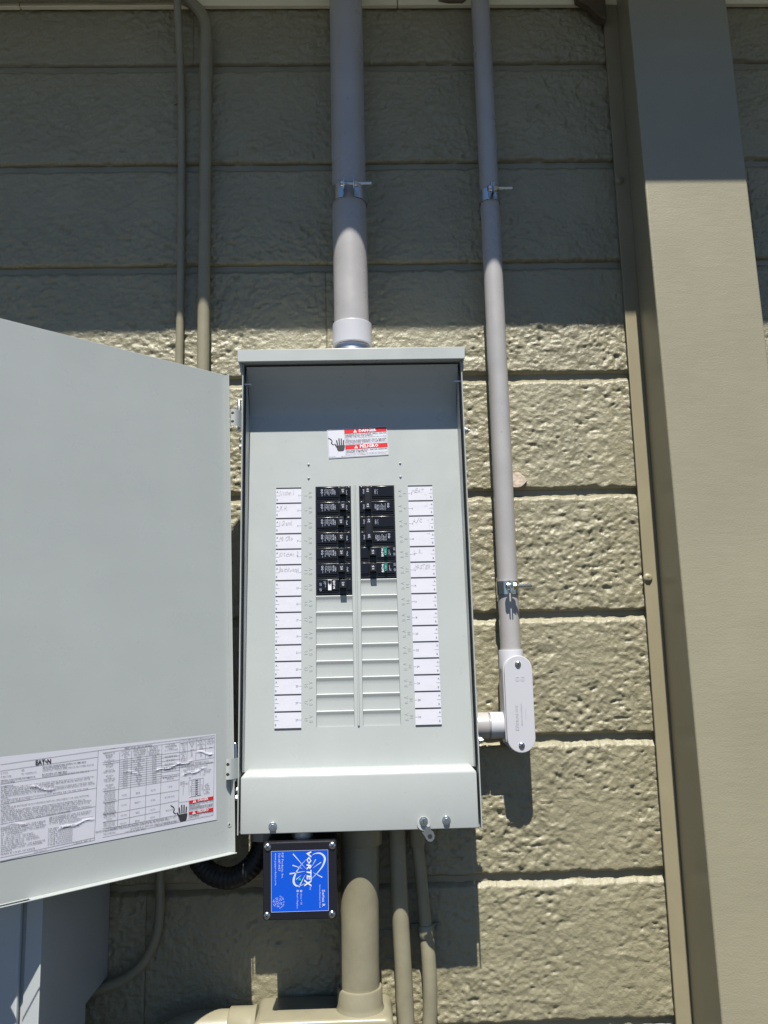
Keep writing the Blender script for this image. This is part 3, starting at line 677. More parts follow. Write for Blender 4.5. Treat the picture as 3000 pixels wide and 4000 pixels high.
# ------------------------------------------------------------------ steel column on the right
col = tag(empty('building_column', (0.57, -0.06, GZ)), 'tall tan painted boxed column with side flange right of the panel', 'column')
def cpart(mb, name, **k):
    o = mb.build(name, col, **k); o.location = (-0.57, 0.06, -GZ); return o
def colx(z): t = (1.2-z)/1.78; return 0.4845+0.0045*t, 0.6590+0.0045*t
def coly(z): return -(0.103+0.047*(1.2-z)/1.78)
q = MB()
N_ = 10; zs_ = [GZ+(SOF-0.0006-GZ)*i/N_ for i in range(N_+1)]
prof = lambda z: [(0.4975, -0.0056), (colx(z)[0], coly(z)+0.003)]+[(colx(z)[0]+0.003-0.003*math.cos(R(a)), coly(z)+0.003-0.003*math.sin(R(a))) for a in (30, 60, 90)]+[(colx(z)[1]-0.003+0.003*math.sin(R(a)), coly(z)+0.003-0.003*math.cos(R(a))) for a in (0, 30, 60, 90)]+[(colx(z)[1], -0.011)]
vv = []; ff = []; npf = len(prof(0))
for z in zs_: vv += [(a, b, z) for a, b in prof(z)]
for i in range(N_):
    for k in range(npf): ff.append((i*npf+k, i*npf+(k+1) % npf, (i+1)*npf+(k+1) % npf, (i+1)*npf+k))
ff += [tuple(range(npf)), tuple(range(N_*npf, N_*npf+npf))]
q.add(vv, ff, 'column'); cpart(q, 'shaft', smooth=8)
q = MB(); q.box(0.4705, 0.4973, -0.0105, -0.0055, GZ, SOF-0.0006, 'flange'); cpart(q, 'flange', bevel=0.0012)
q = MB(); q.box(0.648, 0.700, -0.0105, -0.0055, GZ, SOF-0.0006, 'flange'); cpart(q, 'flange', bevel=0.0012)
for x, z in ((0.4765, 0.1137), (0.4775, 0.8378)):
    q = MB(); q.screw((x, -0.0104, z), (0, -1, 0), 0.0078, 'flange', 'flange'); cpart(q, 'screw')
q = MB(); q.prism([(0.4100, 1.2890), (0.4700, 1.2890), (0.4700, 1.1500), (0.4560, 1.1580), (0.4380, 1.1800), (0.4150, 1.1930)], 'y', -0.030, -0.0140, 'wood'); cpart(q, 'bracket', bevel=0.002)

# ------------------------------------------------------------------ left painted conduits
def vsmooth(pts, n=6):
    """round the corners of a polyline with catmull-rom"""
    P = [Vector(p) for p in pts]; P = [P[0]*2-P[1]]+P+[P[-1]*2-P[-2]]
    out = []
    for i in range(1, len(P)-2):
        for k in range(n):
            t = k/n; a, b, c_, d = P[i-1], P[i], P[i+1], P[i+2]
            out.append(0.5*((2*b)+(-a+c_)*t+(2*a-5*b+4*c_-d)*t*t+(-a+3*b-3*c_+d)*t**3))
    out.append(P[-2]); return out
def thing(name, loc, label, cat, group=None):
    return tag(empty(name, loc), label, cat, group)
def tpart(root, mb, name, **k):
    o = mb.build(name, root, **k); o.location = -root.location; return o

t = thing('painted_conduit', (-0.315, -0.0075, -0.25), 'thin tan painted conduit running up the left side to the soffit', 'conduit')
q = MB(); q.tube(vsmooth([(-0.3135, -0.0085, -0.25), (-0.3145, -0.0085, 0.3), (-0.3150, -0.0085, 0.70), (-0.3175, -0.0095, 0.95), (-0.3205, -0.022, 1.10), (-0.3225, -0.040, 1.18), (-0.3232, -0.0450, 1.23), (-0.3234, -0.0450, 1.2895)], 5), 0.0069, 'pipe_paint', 20); tpart(t, q, 'pipe', smooth=60)
q = MB(); q.tube([(-0.3185, -0.0118, 1.008), (-0.3186, -0.0130, 1.020), (-0.3192, -0.0135, 1.0245)], [0.0079, 0.0079, 0.0073], 'pipe_paint', 20)
tpart(t, q, 'coupling', smooth=50)
q = MB(); q.prism([(-0.333, 1.0005), (-0.3265, 1.002), (-0.3265, 1.010), (-0.333, 1.0085)], 'y', -0.006, -0.003, 'pipe_paint'); tpart(t, q, 'strap_tab', bevel=0.0008)

t = thing('painted_conduit', (-0.272, -0.0155, -0.25), 'thicker tan painted conduit bending left under the soffit', 'conduit')
el = [(-0.347+0.075*math.cos(R(a)), -0.0250, 1.1335+0.075*math.sin(R(a))) for a in range(0, 91, 9)]
q = MB(); q.tube([(-0.2705, -0.0155, -0.25), (-0.2722, -0.0155, 0.5), (-0.2722, -0.0170, 0.95)]+el+[(-1.6, -0.0250, 1.2085)], 0.0106, 'pipe_paint', 24); tpart(t, q, 'pipe', smooth=60)
q = MB(); q.tube([(-0.2721, -0.0184, 1.035), (-0.2721, -0.0185, 1.041), (-0.2722, -0.0190, 1.052), (-0.2722, -0.0193, 1.112), (-0.2722, -0.0194, 1.117)], [0.0115, 0.0126, 0.0120, 0.0124, 0.0114], 'pipe_paint', 24); tpart(t, q, 'coupling', smooth=50)
q = MB(); q.tube([(-0.475, -0.0250, 1.2085), (-0.470, -0.0250, 1.2085), (-0.405, -0.0250, 1.2085), (-0.400, -0.0250, 1.2085)], [0.0112, 0.0125, 0.0125, 0.0112], 'pipe_paint', 24); tpart(t, q, 'coupling', smooth=50)

# ------------------------------------------------------------------ grey pvc risers
PX, PY = -0.0138, -0.0510
t = thing('grey_conduit', (PX, PY, 0.512), 'thick grey plastic conduit rising from the panel top to the soffit', 'conduit')
q = MB(); q.tube([(PX, PY, 0.522)]+[(PX-0.0006*math.sin(z_*2.2), PY, z_) for z_ in (0.7, 0.9, 1.05)]+[(PX-0.001, PY, 1.32)], 0.0296, 'pvc', 48); tpart(t, q, 'pipe', smooth=60)
q = MB(); q._ring(Vector((PX+0.0008, PY, 0.5130)), Vector((PX+0.0008, PY, 0.5515)), Vector((0, 0, 1)), 0.0290, 0.0334, 'pvc_fit', 48); tpart(t, q, 'adapter', bevel=0.0012)
RX, RY = 0.2345, -0.0385
t = thing('grey_conduit', (RX, RY, -0.005), 'thin grey plastic conduit rising from the side fitting right of the panel', 'conduit')
q = MB(); q.tube([(RX, RY, -0.005), (RX+0.0003, RY, 0.3), (RX, RY, 0.6), (RX-0.0002, RY, 0.9), (RX-0.0016, RY, 1.32)], 0.0167, 'pvc', 36); tpart(t, q, 'pipe', smooth=60)

def pipe_clamp(px, py, r, z, gap, boltx, label, tilt=0.0, up=0.0):
    t = thing('pipe_clamp', (px, py, z), label, 'clamp')
    w = 0.0285 if r > 0.02 else 0.0215
    z0, z1 = z-w/2, z+w/2; th = 0.0016
    for s_ in (-1, 1):
        a_end = math.degrees(math.asin(min(0.9, (gap/2+th)/(r+th))))
        path = []
        for a in np.linspace(178, a_end, 26):   # angle from the front (-y)
            path.append((px+s_*(r+0.0006)*math.sin(R(a)), py-(r+0.0006)*math.cos(R(a))))
        ex = px+s_*gap/2
        path += [(ex+s_*0.0008, py-r-0.002), (ex, py-r-0.006), (ex, py-r-0.0215), (ex-s_*0.0005, py-r-0.0235)]
        n = len(path); vv = []
        for i, (x_, y_) in enumerate(path):
            a = Vector(path[max(i-1, 0)]); b = Vector(path[min(i+1, n-1)]); d = (b-a).normalized(); nn = Vector((d.y, -d.x))*th*(-s_)
            if i > n-5: nn = Vector((s_*th, 0))
            hw = w/2*(1.0 if i < n-3 else 0.72 if i == n-1 else 0.92)
            for q_ in (0, 1):
                for zz in (z-hw, z+hw): vv.append((x_+nn.x*q_, y_+nn.y*q_, zz))
        ff = []
        for i in range(n-1):
            o_ = i*4
            ff += [(o_, o_+1, o_+5, o_+4), (o_+2, o_+6, o_+7, o_+3), (o_, o_+4, o_+6, o_+2), (o_+1, o_+3, o_+7, o_+5)]
        ff += [(0, 2, 3, 1), ((n-1)*4, (n-1)*4+1, (n-1)*4+3, (n-1)*4+2)]
        q = MB(); q.add(vv, ff, 'zinc'); tpart(t, q, 'strap', smooth=40)
    by = py-r-0.0155
    q = MB(); pts = []; rr = []
    xs0 = px-gap/2-0.004; nth = 26
    for k in range(nth*2+1):
        pts.append((xs0+(boltx-xs0)*k/(nth*2), by, z+0.001)); rr.append(0.0030 if k % 2 else 0.0026)
    q.tube(pts, rr, 'zinc', 14)
    q.tube([(px-gap/2-th-0.0055, by, z+0.001), (px-gap/2-th-0.004, by, z+0.001), (px-gap/2-th, by, z+0.001)], [0.0035, 0.0062, 0.0066], 'zinc', 18)
    tpart(t, q, 'bolt', smooth=40)
    q = MB(); q.hexhead((px+gap/2+th, by, z+0.001), (1, 0, 0), 0.0066, 0.0058, 'zinc' if gap > 0.01 else 'yellow_zinc'); tpart(t, q, 'nut', bevel=0.0004, seg=1)
    q = MB(); q.prism([(-0.045, 0.021), (0.045, 0.021), (0.045, -0.021), (-0.045, -0.021)] if False else rrect(px-r*0.8, px+r*0.8, z-0.0205, z+0.0205, 0.002, 2), 'y', py+r+0.0012, -0.002, 'zinc'); tpart(t, q, 'strut_channel', smooth=30)
    return t
pipe_clamp(PX-0.0004, PY, 0.0300, 0.7855, 0.0165, 0.0245, 'wide zinc clamp bolted round the thick grey conduit above the panel')
pipe_clamp(RX-0.0005, RY, 0.0170, 0.7890, 0.0030, 0.2690, 'small zinc clamp in shade high on the thin right grey conduit')
pipe_clamp(RX, RY, 0.0170, 0.0995, 0.0030, 0.2680, 'small sunlit zinc clamp low on the thin right grey conduit')

# ------------------------------------------------------------------ elbow fitting right of the panel
t = thing('conduit_fitting', (RX, RY, -0.16), 'pale grey plastic elbow fitting with long screwed cover right of the panel', 'fitting')
q = MB()
q.tube([(RX, RY, -0.030), (RX, RY, -0.0025), (RX, RY, 0.0)], [0.0200, 0.0197, 0.0190], 'pvc_fit', 40)
tpart(t, q, 'socket', smooth=50)
q = MB()
cxb = 0.2375; hw = 0.0205
def stadium(cx, hw, z0, z1, n=12): return arc(cx, z1-hw, hw, 0, 180, n)+arc(cx, z0+hw, hw, 180, 360, n)
q.prism(stadium(cxb-0.0005, 0.0208, -0.1575, -0.0115), 'y', RY+0.019, -0.0625, 'pvc_fit'); tpart(t, q, 'body', bevel=0.002)
q = MB(); q.prism(stadium(0.2402, 0.0222, -0.1590, -0.0090), 'y', -0.0640, -0.0685, 'pvc_fit'); cov = tpart(t, q, 'cover', bevel=0.0012)
for z in (-0.0228, -0.1475):
    q = MB(); q.screw((0.2400, -0.0683, z), (0, -1, 0), 0.0050, 'chrome'); tpart(t, q, 'screw')
q = MB(); o_ = 0.0004
for body, x, z, h in (('KRALOY', 0.2370, -0.1160, 0.0044), ('MADE IN CANADA', 0.2435, -0.1170, 0.0026), ('WILL LOCATION', 0.2495, -0.1080, 0.0014)):
    q.text(body, (x, -0.0685-o_, z), (0, 0, 1), (-1, 0, 0), h, 'pvc_fit', width={'KRALOY': 0.031, 'MADE IN CANADA': 0.034, 'WILL LOCATION': 0.017}[body])
q.text('K/', (0.2370, -0.0685-o_, -0.1240), (0, 0, 1), (-1, 0, 0), 0.0052, 'pvc_fit', width=0.0065, bold=2)
for cx_, tx in ((0.2378, 'US'), (0.2462, 'C')):
    q._ring(Vector((cx_, -0.0684, -0.0455)), Vector((cx_, -0.0689, -0.0455)), Vector((0, -1, 0)), 0.0030, 0.0034, 'pvc_fit', 20)
    q.text(tx, (cx_+0.0010, -0.0685-o_, -0.0470), (0, 0, 1), (-1, 0, 0), 0.0022, 'pvc_fit', width=0.003)
q.text('1"', (0.2300, -0.0685-o_, -0.098), (0, 0, 1), (-1, 0, 0), 0.002, 'pvc_fit')
lt = tpart(t, q, 'lettering', smooth=0, fixn=False); lt['kind'] = 'stuff'
AZ = -0.1185
q = MB(); q._ring(Vector((0.1955, RY, AZ)), Vector((0.2215, RY, AZ)), Vector((1, 0, 0)), 0.0165, 0.0206, 'pvc_fit', 40); tpart(t, q, 'side_socket', bevel=0.001)
q = MB(); q.tube([(0.150, RY, AZ), (0.172, RY, AZ), (0.1925, RY, AZ), (0.1945, RY, AZ)], [0.0166, 0.0205, 0.0205, 0.0185], 'pvc', 40); q.cyl((0.1900, RY, AZ), (0.1965, RY, AZ), 0.0172, 'pvc'); tpart(t, q, 'nipple', smooth=40)

# ------------------------------------------------------------------ electrical panel
A1, A2 = R(2.47704), R(5.03182)
EB = -0.2575
Eup = Vector((0, math.sin(A1), math.cos(A1))); En = Vector((0, math.cos(A1), -math.sin(A1)))
Eo = Vector((0, -0.118, 0))
panel = tag(empty('electrical_panel', Eo+Eup*EB, (-A1, 0, 0)), 'grey steel breaker panel mounted on the wall with its door swung open', 'electrical panel')
def pp(mb, name, **k):
    o = mb.build(name, panel, **k); o.location = (0, 0, -EB); return o
def sub(mb, name, par, **k): return mb.build(name, par, **k)
XL, XR = -0.1925, 0.1660; ZT = 0.4705; DEP = 0.0900
q = MB(); q.box(XL, XL+0.0018, 0, DEP, EB, ZT, 'panel'); q.box(XL+0.0018, XL+0.0060, 0.0018, 0.0034, EB+0.006, ZT-0.004, 'panel') if False else None; lw = pp(q, 'side_wall', bevel=0.0006, seg=1)
q = MB(); q.box(XR-0.0018, XR, 0, DEP, EB, ZT, 'panel'); rw = pp(q, 'side_wall', bevel=0.0006, seg=1)
q = MB(); q.box(XL+0.0019, XR-0.0019, DEP-0.002, DEP, EB, ZT, 'panel'); pp(q, 'back_pan', smooth=0)
q = MB(); q.box(XL+0.0019, XR-0.0019, 0.0215, DEP-0.0021, EB, EB+0.0018, 'panel'); pp(q, 'bottom_wall', smooth=0)
for z0_, d_ in ((ZT-0.075, 0.0045), (EB+0.05, 0.034)):
    q = MB(); q.box(-0.15, 0.12, DEP+0.0003, DEP+d_, z0_-0.02, z0_+0.02, 'zinc'); pp(q, 'mounting_channel', smooth=0)
# cap with a turned down front lip
q = MB(); q.prism([(-0.0115, 0.4690), (-0.0115, 0.4897), (DEP+0.001, 0.4897), (DEP+0.001, 0.4711), (0.0, 0.4711), (-0.0097, 0.4711), (-0.0097, 0.4690)], 'x', -0.1988, 0.1702, 'panel'); capo = pp(q, 'rain_cap', bevel=0.0009)
q = MB(); q.box(-0.1960, -0.1928, 0.0, DEP, 0.4560, 0.4710, 'panel'); sub(q, 'cap_skirt', capo)
q = MB(); q.box(0.1664, 0.1688, 0.0, DEP, 0.4560, 0.4710, 'panel'); sub(q, 'cap_skirt', capo)
q = MB()
q.tube([(PX, 0.0475, 0.4900), (PX, 0.0475, 0.4940), (PX, 0.0475, 0.4960), (PX, 0.0470, 0.5180)], [0.044, 0.044, 0.0310, 0.0300], 'alu', 40); hub = pp(q, 'hub', bevel=0.0006)
for x in (-0.0648, 0.0372):
    q = MB(); q.hexhead((x, 0.040, 0.4897), (0, 0, 1), 0.0062, 0.0062, 'zinc'); sub(q, 'bolt', hub, bevel=0.0004, seg=1)
# pins near the top
for x0, x1 in ((XL+0.0018, -0.1785), (XR-0.0018, 0.1525)):
    q = MB(); q.cyl((x0, 0.010, 0.4382), (x1, 0.010, 0.4382), 0.0016, 'zinc', 12); pp(q, 'pin')
for z, k in ((0.3525, 0), (-0.1329, 1)):
    q = MB(); q.tube([(XR, 0.008, z), (XR+0.0015, 0.008, z)], [0.0075, 0.0075], 'zinc', 20); q.hexhead((XR+0.0014, 0.008, z), (1, 0, 0), 0.0052, 0.0050, 'zinc'); q.cyl((XR, 0.008, z), (XR+0.0085, 0.008, z), 0.0026, 'zinc', 12); pp(q, 'side_bolt', bevel=0.0003, seg=1)
# bottom front cover with sloped top
q = MB()
xa, xb = -0.1880, 0.1606; ta, tb = -0.1800, 0.1525
zt_, zm, zb_ = -0.1672, -0.1772, -0.2562
vv = [(xa, 0.0, zb_), (xb, 0.0, zb_), (xb, 0.0, zm), (xa, 0.0, zm), (ta, 0.0055, zt_), (tb, 0.0055, zt_), (xa, 0.020, zb_), (xb, 0.020, zb_), (xb, 0.020, zm), (xa, 0.020, zm), (ta, 0.0265, zt_+0.0005), (tb, 0.0265, zt_+0.0005)]
q.add(vv, [(0, 1, 2, 3), (3, 2, 5, 4), (0, 6, 7, 1), (1, 7, 8, 2), (0, 3, 9, 6), (6, 9, 8, 7), (4, 5, 11, 10), (3, 4, 10, 9), (2, 8, 11, 5), (9, 10, 11, 8)], 'panel')
cover = pp(q, 'bottom_cover', bevel=0.0018, seg=3)
for x, z in ((-0.1406, -0.2460), (0.1132, -0.2442)):
    q = MB(); q.tube([(x, -0.0001, z), (x, -0.0012, z)], [0.0064, 0.0062], 'zinc', 20); q.hexhead((x, -0.0011, z), (0, -1, 0), 0.0048, 0.0046, 'zinc'); sub(q, 'screw', cover, bevel=0.0003, seg=1)
q = MB()
lx = 0.0795
q.prism(stadium(lx, 0.0095, -0.2575, -0.2375), 'y', -0.0022, -0.0003, 'panel'); sub(q, 'hasp_plate', cover, bevel=0.0004)
q = MB(); q.tube([(lx, -0.0022, -0.2440), (lx, -0.0034, -0.2440)], [0.0064, 0.0062], 'zinc', 20); q.hexhead((lx, -0.0033, -0.2440), (0, -1, 0), 0.0048, 0.0044, 'zinc'); q.box(lx-0.0006, lx+0.0006, -0.0080, -0.0079, -0.2475, -0.2405, 'void'); sub(q, 'screw', cover, bevel=0.0002, seg=1)
q = MB()
q.prism([(0.0815, -0.2515), (0.0890, -0.2515), (0.0895, -0.2560), (0.0930, -0.2585), (0.0950, -0.2640), (0.0940, -0.2690), (0.0905, -0.2722), (0.0860, -0.2720), (0.0825, -0.2690), (0.0800, -0.2640), (0.0765, -0.2590), (0.0815, -0.2572)], 'y', -0.0045, -0.0028, 'zinc')
q.cyl((0.0880, -0.00455, -0.2652), (0.0880, -0.00465, -0.2652), 0.0035, 'void', 18); sub(q, 'hasp_tab', cover, bevel=0.0003, seg=1)

# deadfront tray
dead = MB()
dx0, dx1, dz0, dz1 = -0.1866, 0.1600, -0.1730, 0.3900
CL = (-0.0776, -0.0197); CR = (-0.0065, 0.0514); CZ1, CZ0 = 0.2716, -0.1101
gx = [dx0, CL[0], CL[1], CR[0], CR[1], dx1]; gz = [dz0, CZ0, CZ1, dz1]
vv = [(x, 0.0, z) for z in gz for x in gx]; ff = []
for j in range(3):
    for i in range(5):
        if j == 1 and i in (1, 3): continue
        a = j*6+i; ff.append((a, a+1, a+7, a+6))
dead.add(vv, ff, 'panel')
for c0, c1 in (CL, CR):   # window returns
    dead.add([(c0, 0, CZ0), (c1, 0, CZ0), (c1, 0, CZ1), (c0, 0, CZ1), (c0, 0.006, CZ0), (c1, 0.006, CZ0), (c1, 0.006, CZ1), (c0, 0.006, CZ1)], [(0, 4, 5, 1), (1, 5, 6, 2), (2, 6, 7, 3), (3, 7, 4, 0)], 'panel')
    dead.quad((c0, 0.006, CZ0), (c1, 0.006, CZ0), (c1, 0.006, CZ1), (c0, 0.006, CZ1), 'void')
# side returns forward and top return
for x, s_ in ((dx0, 1), (dx1, -1)):
    dead.add([(x, 0, dz0), (x, 0, dz1), (x-0.0005*s_, -0.0165, dz0), (x-0.0005*s_, -0.0395, dz1), (x-0.0005*s_, -0.042, dz1+0.07), (x, -0.040, dz1+0.07)], [(0, 1, 3, 2), (1, 5, 4, 3)], 'panel')
tp = [(-8.4*(0.074*i/16)**2, dz1+0.074*i/16) for i in range(17)]
dead.add([(x, y, z) for y, z in tp for x in (dx0, dx1)], [(2*i, 2*i+1, 2*i+3, 2*i+2) for i in range(len(tp)-1)], 'panel')
deadfront = dead.build('deadfront', panel, smooth=30)
deadfront.location = (0, 0.03297, 0.0014-EB); deadfront.rotation_euler = (-(A2-A1), 0, 0)
# bead between the columns, dimples
q = MB(); q.tube([(-0.0131, -0.0001, 0.2735), (-0.0131, -0.0011, 0.2725), (-0.0131, -0.0011, -0.1085), (-0.0131, -0.0001, -0.1095)], [0.0004, 0.0016, 0.0016, 0.0004], 'panel', 12); sub(q, 'centre_bead', deadfront)
for x, z in ((-0.0887, 0.3097), (-0.0887, 0.2864), (0.0623, 0.3093), (0.0622, 0.2859)):
    q = MB(); q.tube([(x, 0.0005, z), (x, -0.0012, z), (x, -0.0019, z), (x, -0.0021, z)], [0.0021, 0.0018, 0.0011, 0.0003], 'panel', 14); sub(q, 'dimple', deadfront, smooth=60)
ROW0, PIT = 0.2705, 0.0254
# filler plates in the unused spaces
pf = [(0.0, 0.0020), (0.0012, -0.0008), (0.0018, -0.0013), (0.0025, -0.0012), (0.0060, 0.0008), (0.0085, 0.0016), (0.0130, 0.0019), (0.0252, 0.0019)]
fm = MB(); wfx = 0.0572
vv = []
for dz, y in pf: vv += [(-wfx/2, y, -dz), (wfx/2, y, -dz)]
ff = [(2*i, 2*i+2, 2*i+3, 2*i+1) for i in range(len(pf)-1)]
vv += [(-wfx/2, 0.005, 0), (-wfx/2, 0.005, -0.0252), (wfx/2, 0.005, 0), (wfx/2, 0.005, -0.0252)]; b0 = 2*len(pf)
ff += [tuple([b0]+[2*i for i in range(len(pf))]+[b0+1]), tuple([b0+3]+[2*i+1 for i in range(len(pf)-1, -1, -1)]+[b0+2]), (b0+1, 2*len(pf)-2, 2*len(pf)-1, b0+3), (0, b0, b0+2, 1)]
fm.add(vv, ff, 'panel')
filler0 = fm.build('filler_plate', deadfront, smooth=50)
first = True
for cxf, rows in ((sum(CL)/2, range(7, 15)), (sum(CR)/2, range(6, 15))):
    for k in rows:
        if first: o = filler0; first = False
        else:
            o = filler0.copy(); C.objects.link(o); o.parent = deadfront
        o.location = (cxf, 0, ROW0-PIT*k)
# embossed numbers
em = MB()
def emb(s_, x, z, rot, h, w):
    rt = (0, 0, -1) if rot < 0 else (0, 0, 1); up_ = (1, 0, 0) if rot < 0 else (-1, 0, 0)
    co, fs, x0, tw = text_mesh(s_)
    rt, up_ = Vector(rt), Vector(up_)
    o0 = Vector((x, 0, z))
    hh = h/0.7 if CAPH is None else h/CAPH
    # raised strokes: a face layer with short side walls
    P = [o0+rt*((c_[0]-x0)*w/tw-w/2)+up_*(c_[1]*hh) for c_ in co.tolist()]
    nv = len(P)
    ed = {}
    for f_ in fs:
        for i in range(len(f_)):
            e = (f_[i], f_[(i+1) % len(f_)]); ed[e] = 1
    side = [e for e in ed if (e[1], e[0]) not in ed]
    V_ = [p_+Vector((0, -0.00035, 0)) for p_ in P]+[p_+Vector((0, 0.0004, 0)) for p_ in P]
    em.add(V_, [tuple(f_) for f_ in fs]+[(a, b, b+nv, a+nv) for a, b in side], 'panel')
_ = MB().text('H', (0, 0, 0), (1, 0, 0), (0, 0, 1), 0.01, 'panel')
for k in range(15):
    zc = ROW0-PIT*(k+0.5)
    n1, n2 = str(2*k+1), str(2*k+2)
    emb(n1, -0.0958, zc, -1, 0.0048, 0.0032*len(n1)); emb('A', -0.0888, zc+0.0040, -1, 0.0055, 0.0040); emb('B', -0.0888, zc-0.0036, -1, 0.0055, 0.0038)
    emb('A', 0.0630, zc+0.0040, 1, 0.0055, 0.0040); emb('B', 0.0635, zc-0.0036, 1, 0.0055, 0.0038); emb(n2, 0.0705, zc, 1, 0.0048, 0.0032*len(n2))
sub(em, 'embossed_numbers', deadfront, smooth=20)['kind'] = 'stuff'
# paper circuit directories
def wobble(i): return random.Random(i).uniform(-1, 1)
def hand(mb, s_, x, y, z, h, w, seed):
    """loose pencil lettering, letter by letter"""
    rn = random.Random(seed); n = len(s_); cw = w/n; cx_ = x
    for ch_ in s_:
        if ch_ != ' ':
            a = rn.uniform(-0.12, 0.12); hh = h*rn.uniform(0.85, 1.15)
            mb.text(ch_, (cx_, y, z+rn.uniform(-0.0004, 0.0004)), (math.cos(a), 0, math.sin(a)), (-math.sin(a)+0.15, 0, math.cos(a)), hh, 'pen', width=cw*(0.86 if ch_ not in 'il.1I' else 0.35))
        cx_ += cw
def directory(x0, x1, left):
    q = MB(); zt, zb = ROW0-0.0002, ROW0-PIT*15-0.0012
    y0 = -0.0008
    q.box(x0, x1, y0, 0.0, zb, zt, 'paper')
    yi = y0-0.0003
    names = ({0: ('Kitchen 1', .0245), 1: ('W.H.', .0150), 2: ('ISland', .0205), 3: ('MiCRo', .0225), 4: ('Kitchen 2', .0310), 5: ('BathRoomH', .0310)} if left else
             {0: ('HEAT', .0190), 2: ('A/C', .0155), 4: ('L.R.', .0150), 5: ('MASTER', .0260)})
    for k in range(16):
        zz = ROW0-PIT*k-0.0008
        q.quad((x0, yi, zz-0.0010), (x1, yi, zz-0.0010), (x1, yi, zz+0.0010), (x0, yi, zz+0.0010), 'ink')
        if k == 15: break
        zc = zz-PIT/2
        ya = yi
        xa_ = x0+0.0008 if left else x1-0.0038
        q.text('A', (xa_, ya, zc+0.0048), (1, 0, 0), (0, 0, 1), 0.0031, 'grey_ink'); q.text('B', (xa_, ya, zc-0.0082), (1, 0, 0), (0, 0, 1), 0.0031, 'grey_ink')
        n = str(2*k+1 if left else 2*k+2)
        if left:
            q.line((x0, ya, zc), (x0+0.0062, ya, zc), 0.00035, (0, -1, 0), 'grey_ink'); q.line((x1-0.0036, ya, zc), (x1, ya, zc), 0.00035, (0, -1, 0), 'grey_ink')
            q.text(n, (x1-0.0046, ya, zc-0.0015), (1, 0, 0), (0, 0, 1), 0.0031, 'grey_ink', align='R')
        else:
            q.line((x0, ya, zc), (x0+0.0036, ya, zc), 0.00035, (0, -1, 0), 'grey_ink'); q.line((x1-0.0062, ya, zc), (x1, ya, zc), 0.00035, (0, -1, 0), 'grey_ink')
            q.text(n, (x0+0.0046, ya, zc-0.0015), (1, 0, 0), (0, 0, 1), 0.0031, 'grey_ink')
        if k in names:
            hand(q, names[k][0], x0+(0.0055 if left else 0.0062), yi-0.0001, zc+0.0012, 0.0072, names[k][1], k+(0 if left else 50))
    if not left:
        for za, zb2, dx_ in ((ROW0-0.0160, ROW0-0.0350, 0.0), (ROW0-0.0585, ROW0-0.0815, 0.0025)):
            xx = x1-0.0105+dx_
            q.line((xx-0.0030, yi, za), (xx, yi, za), 0.0004, (0, -1, 0), 'pen'); q.line((xx, yi, za), (xx+0.0012, yi, zb2), 0.0004, (0, -1, 0), 'pen'); q.line((xx+0.0012, yi, zb2), (xx-0.0040, yi, zb2), 0.0004, (0, -1, 0), 'pen')
    return sub(q, 'circuit_directory', deadfront, smooth=0, fixn=False)
directory(-0.1416, -0.1006, True)['label'] = 'white paper strip of handwritten odd circuit names'
directory(0.0738, 0.1139, False)['label'] = 'white paper strip of handwritten even circuit names'

def hand_icon(q, o, rt, up_, s_, m):
    """black hand with a bolt: origin lower left, unit s_"""
    o, rt, up_ = Vector(o), Vector(rt), Vector(up_)
    P = lambda x, y: o+rt*x*s_+up_*y*s_
    def poly(pts): q.add([P(*a) for a in pts], [tuple(range(len(pts)))], m)
    poly([(0.40, 0.02), (0.72, 0.02), (0.80, 0.12), (0.84, 0.32), (0.84, 0.42), (0.34, 0.42), (0.30, 0.28), (0.33, 0.12)])
    for fx, top, lean in ((0.36, 0.80, -0.04), (0.49, 0.92, -0.01), (0.62, 0.90, 0.01), (0.75, 0.78, 0.03)):
        poly([(fx-0.035, 0.46), (fx+0.045, 0.46), (fx+0.045+lean, top-0.03), (fx+0.01+lean, top), (fx-0.035+lean, top-0.03)])
    poly([(0.28, 0.30), (0.34, 0.22), (0.36, 0.36), (0.20, 0.56), (0.15, 0.52)])
    pts = [(-0.22, 0.98), (-0.02, 0.84), (0.03, 0.72), (-0.05, 0.62), (0.02, 0.54), (0.12, 0.48)]
    for a, b in zip(pts, pts[1:]):
        q.line(P(*a), P(*b), 0.055*s_, rt.cross(up_), m)
def warn_tri(q, o, rt, up_, h):
    o, rt, up_ = Vector(o), Vector(rt), Vector(up_); n_ = rt.cross(up_)
    q.add([o, o+rt*h*1.1, o+rt*h*0.55+up_*h], [(0, 1, 2)], 'white')
    q.line(o+rt*h*0.55+up_*h*0.32+n_*0.0002, o+rt*h*0.55+up_*h*0.75+n_*0.0002, h*0.12, n_, 'red'); q.line(o+rt*h*0.55+up_*h*0.12+n_*0.0002, o+rt*h*0.55+up_*h*0.22+n_*0.0002, h*0.12, n_, 'red')
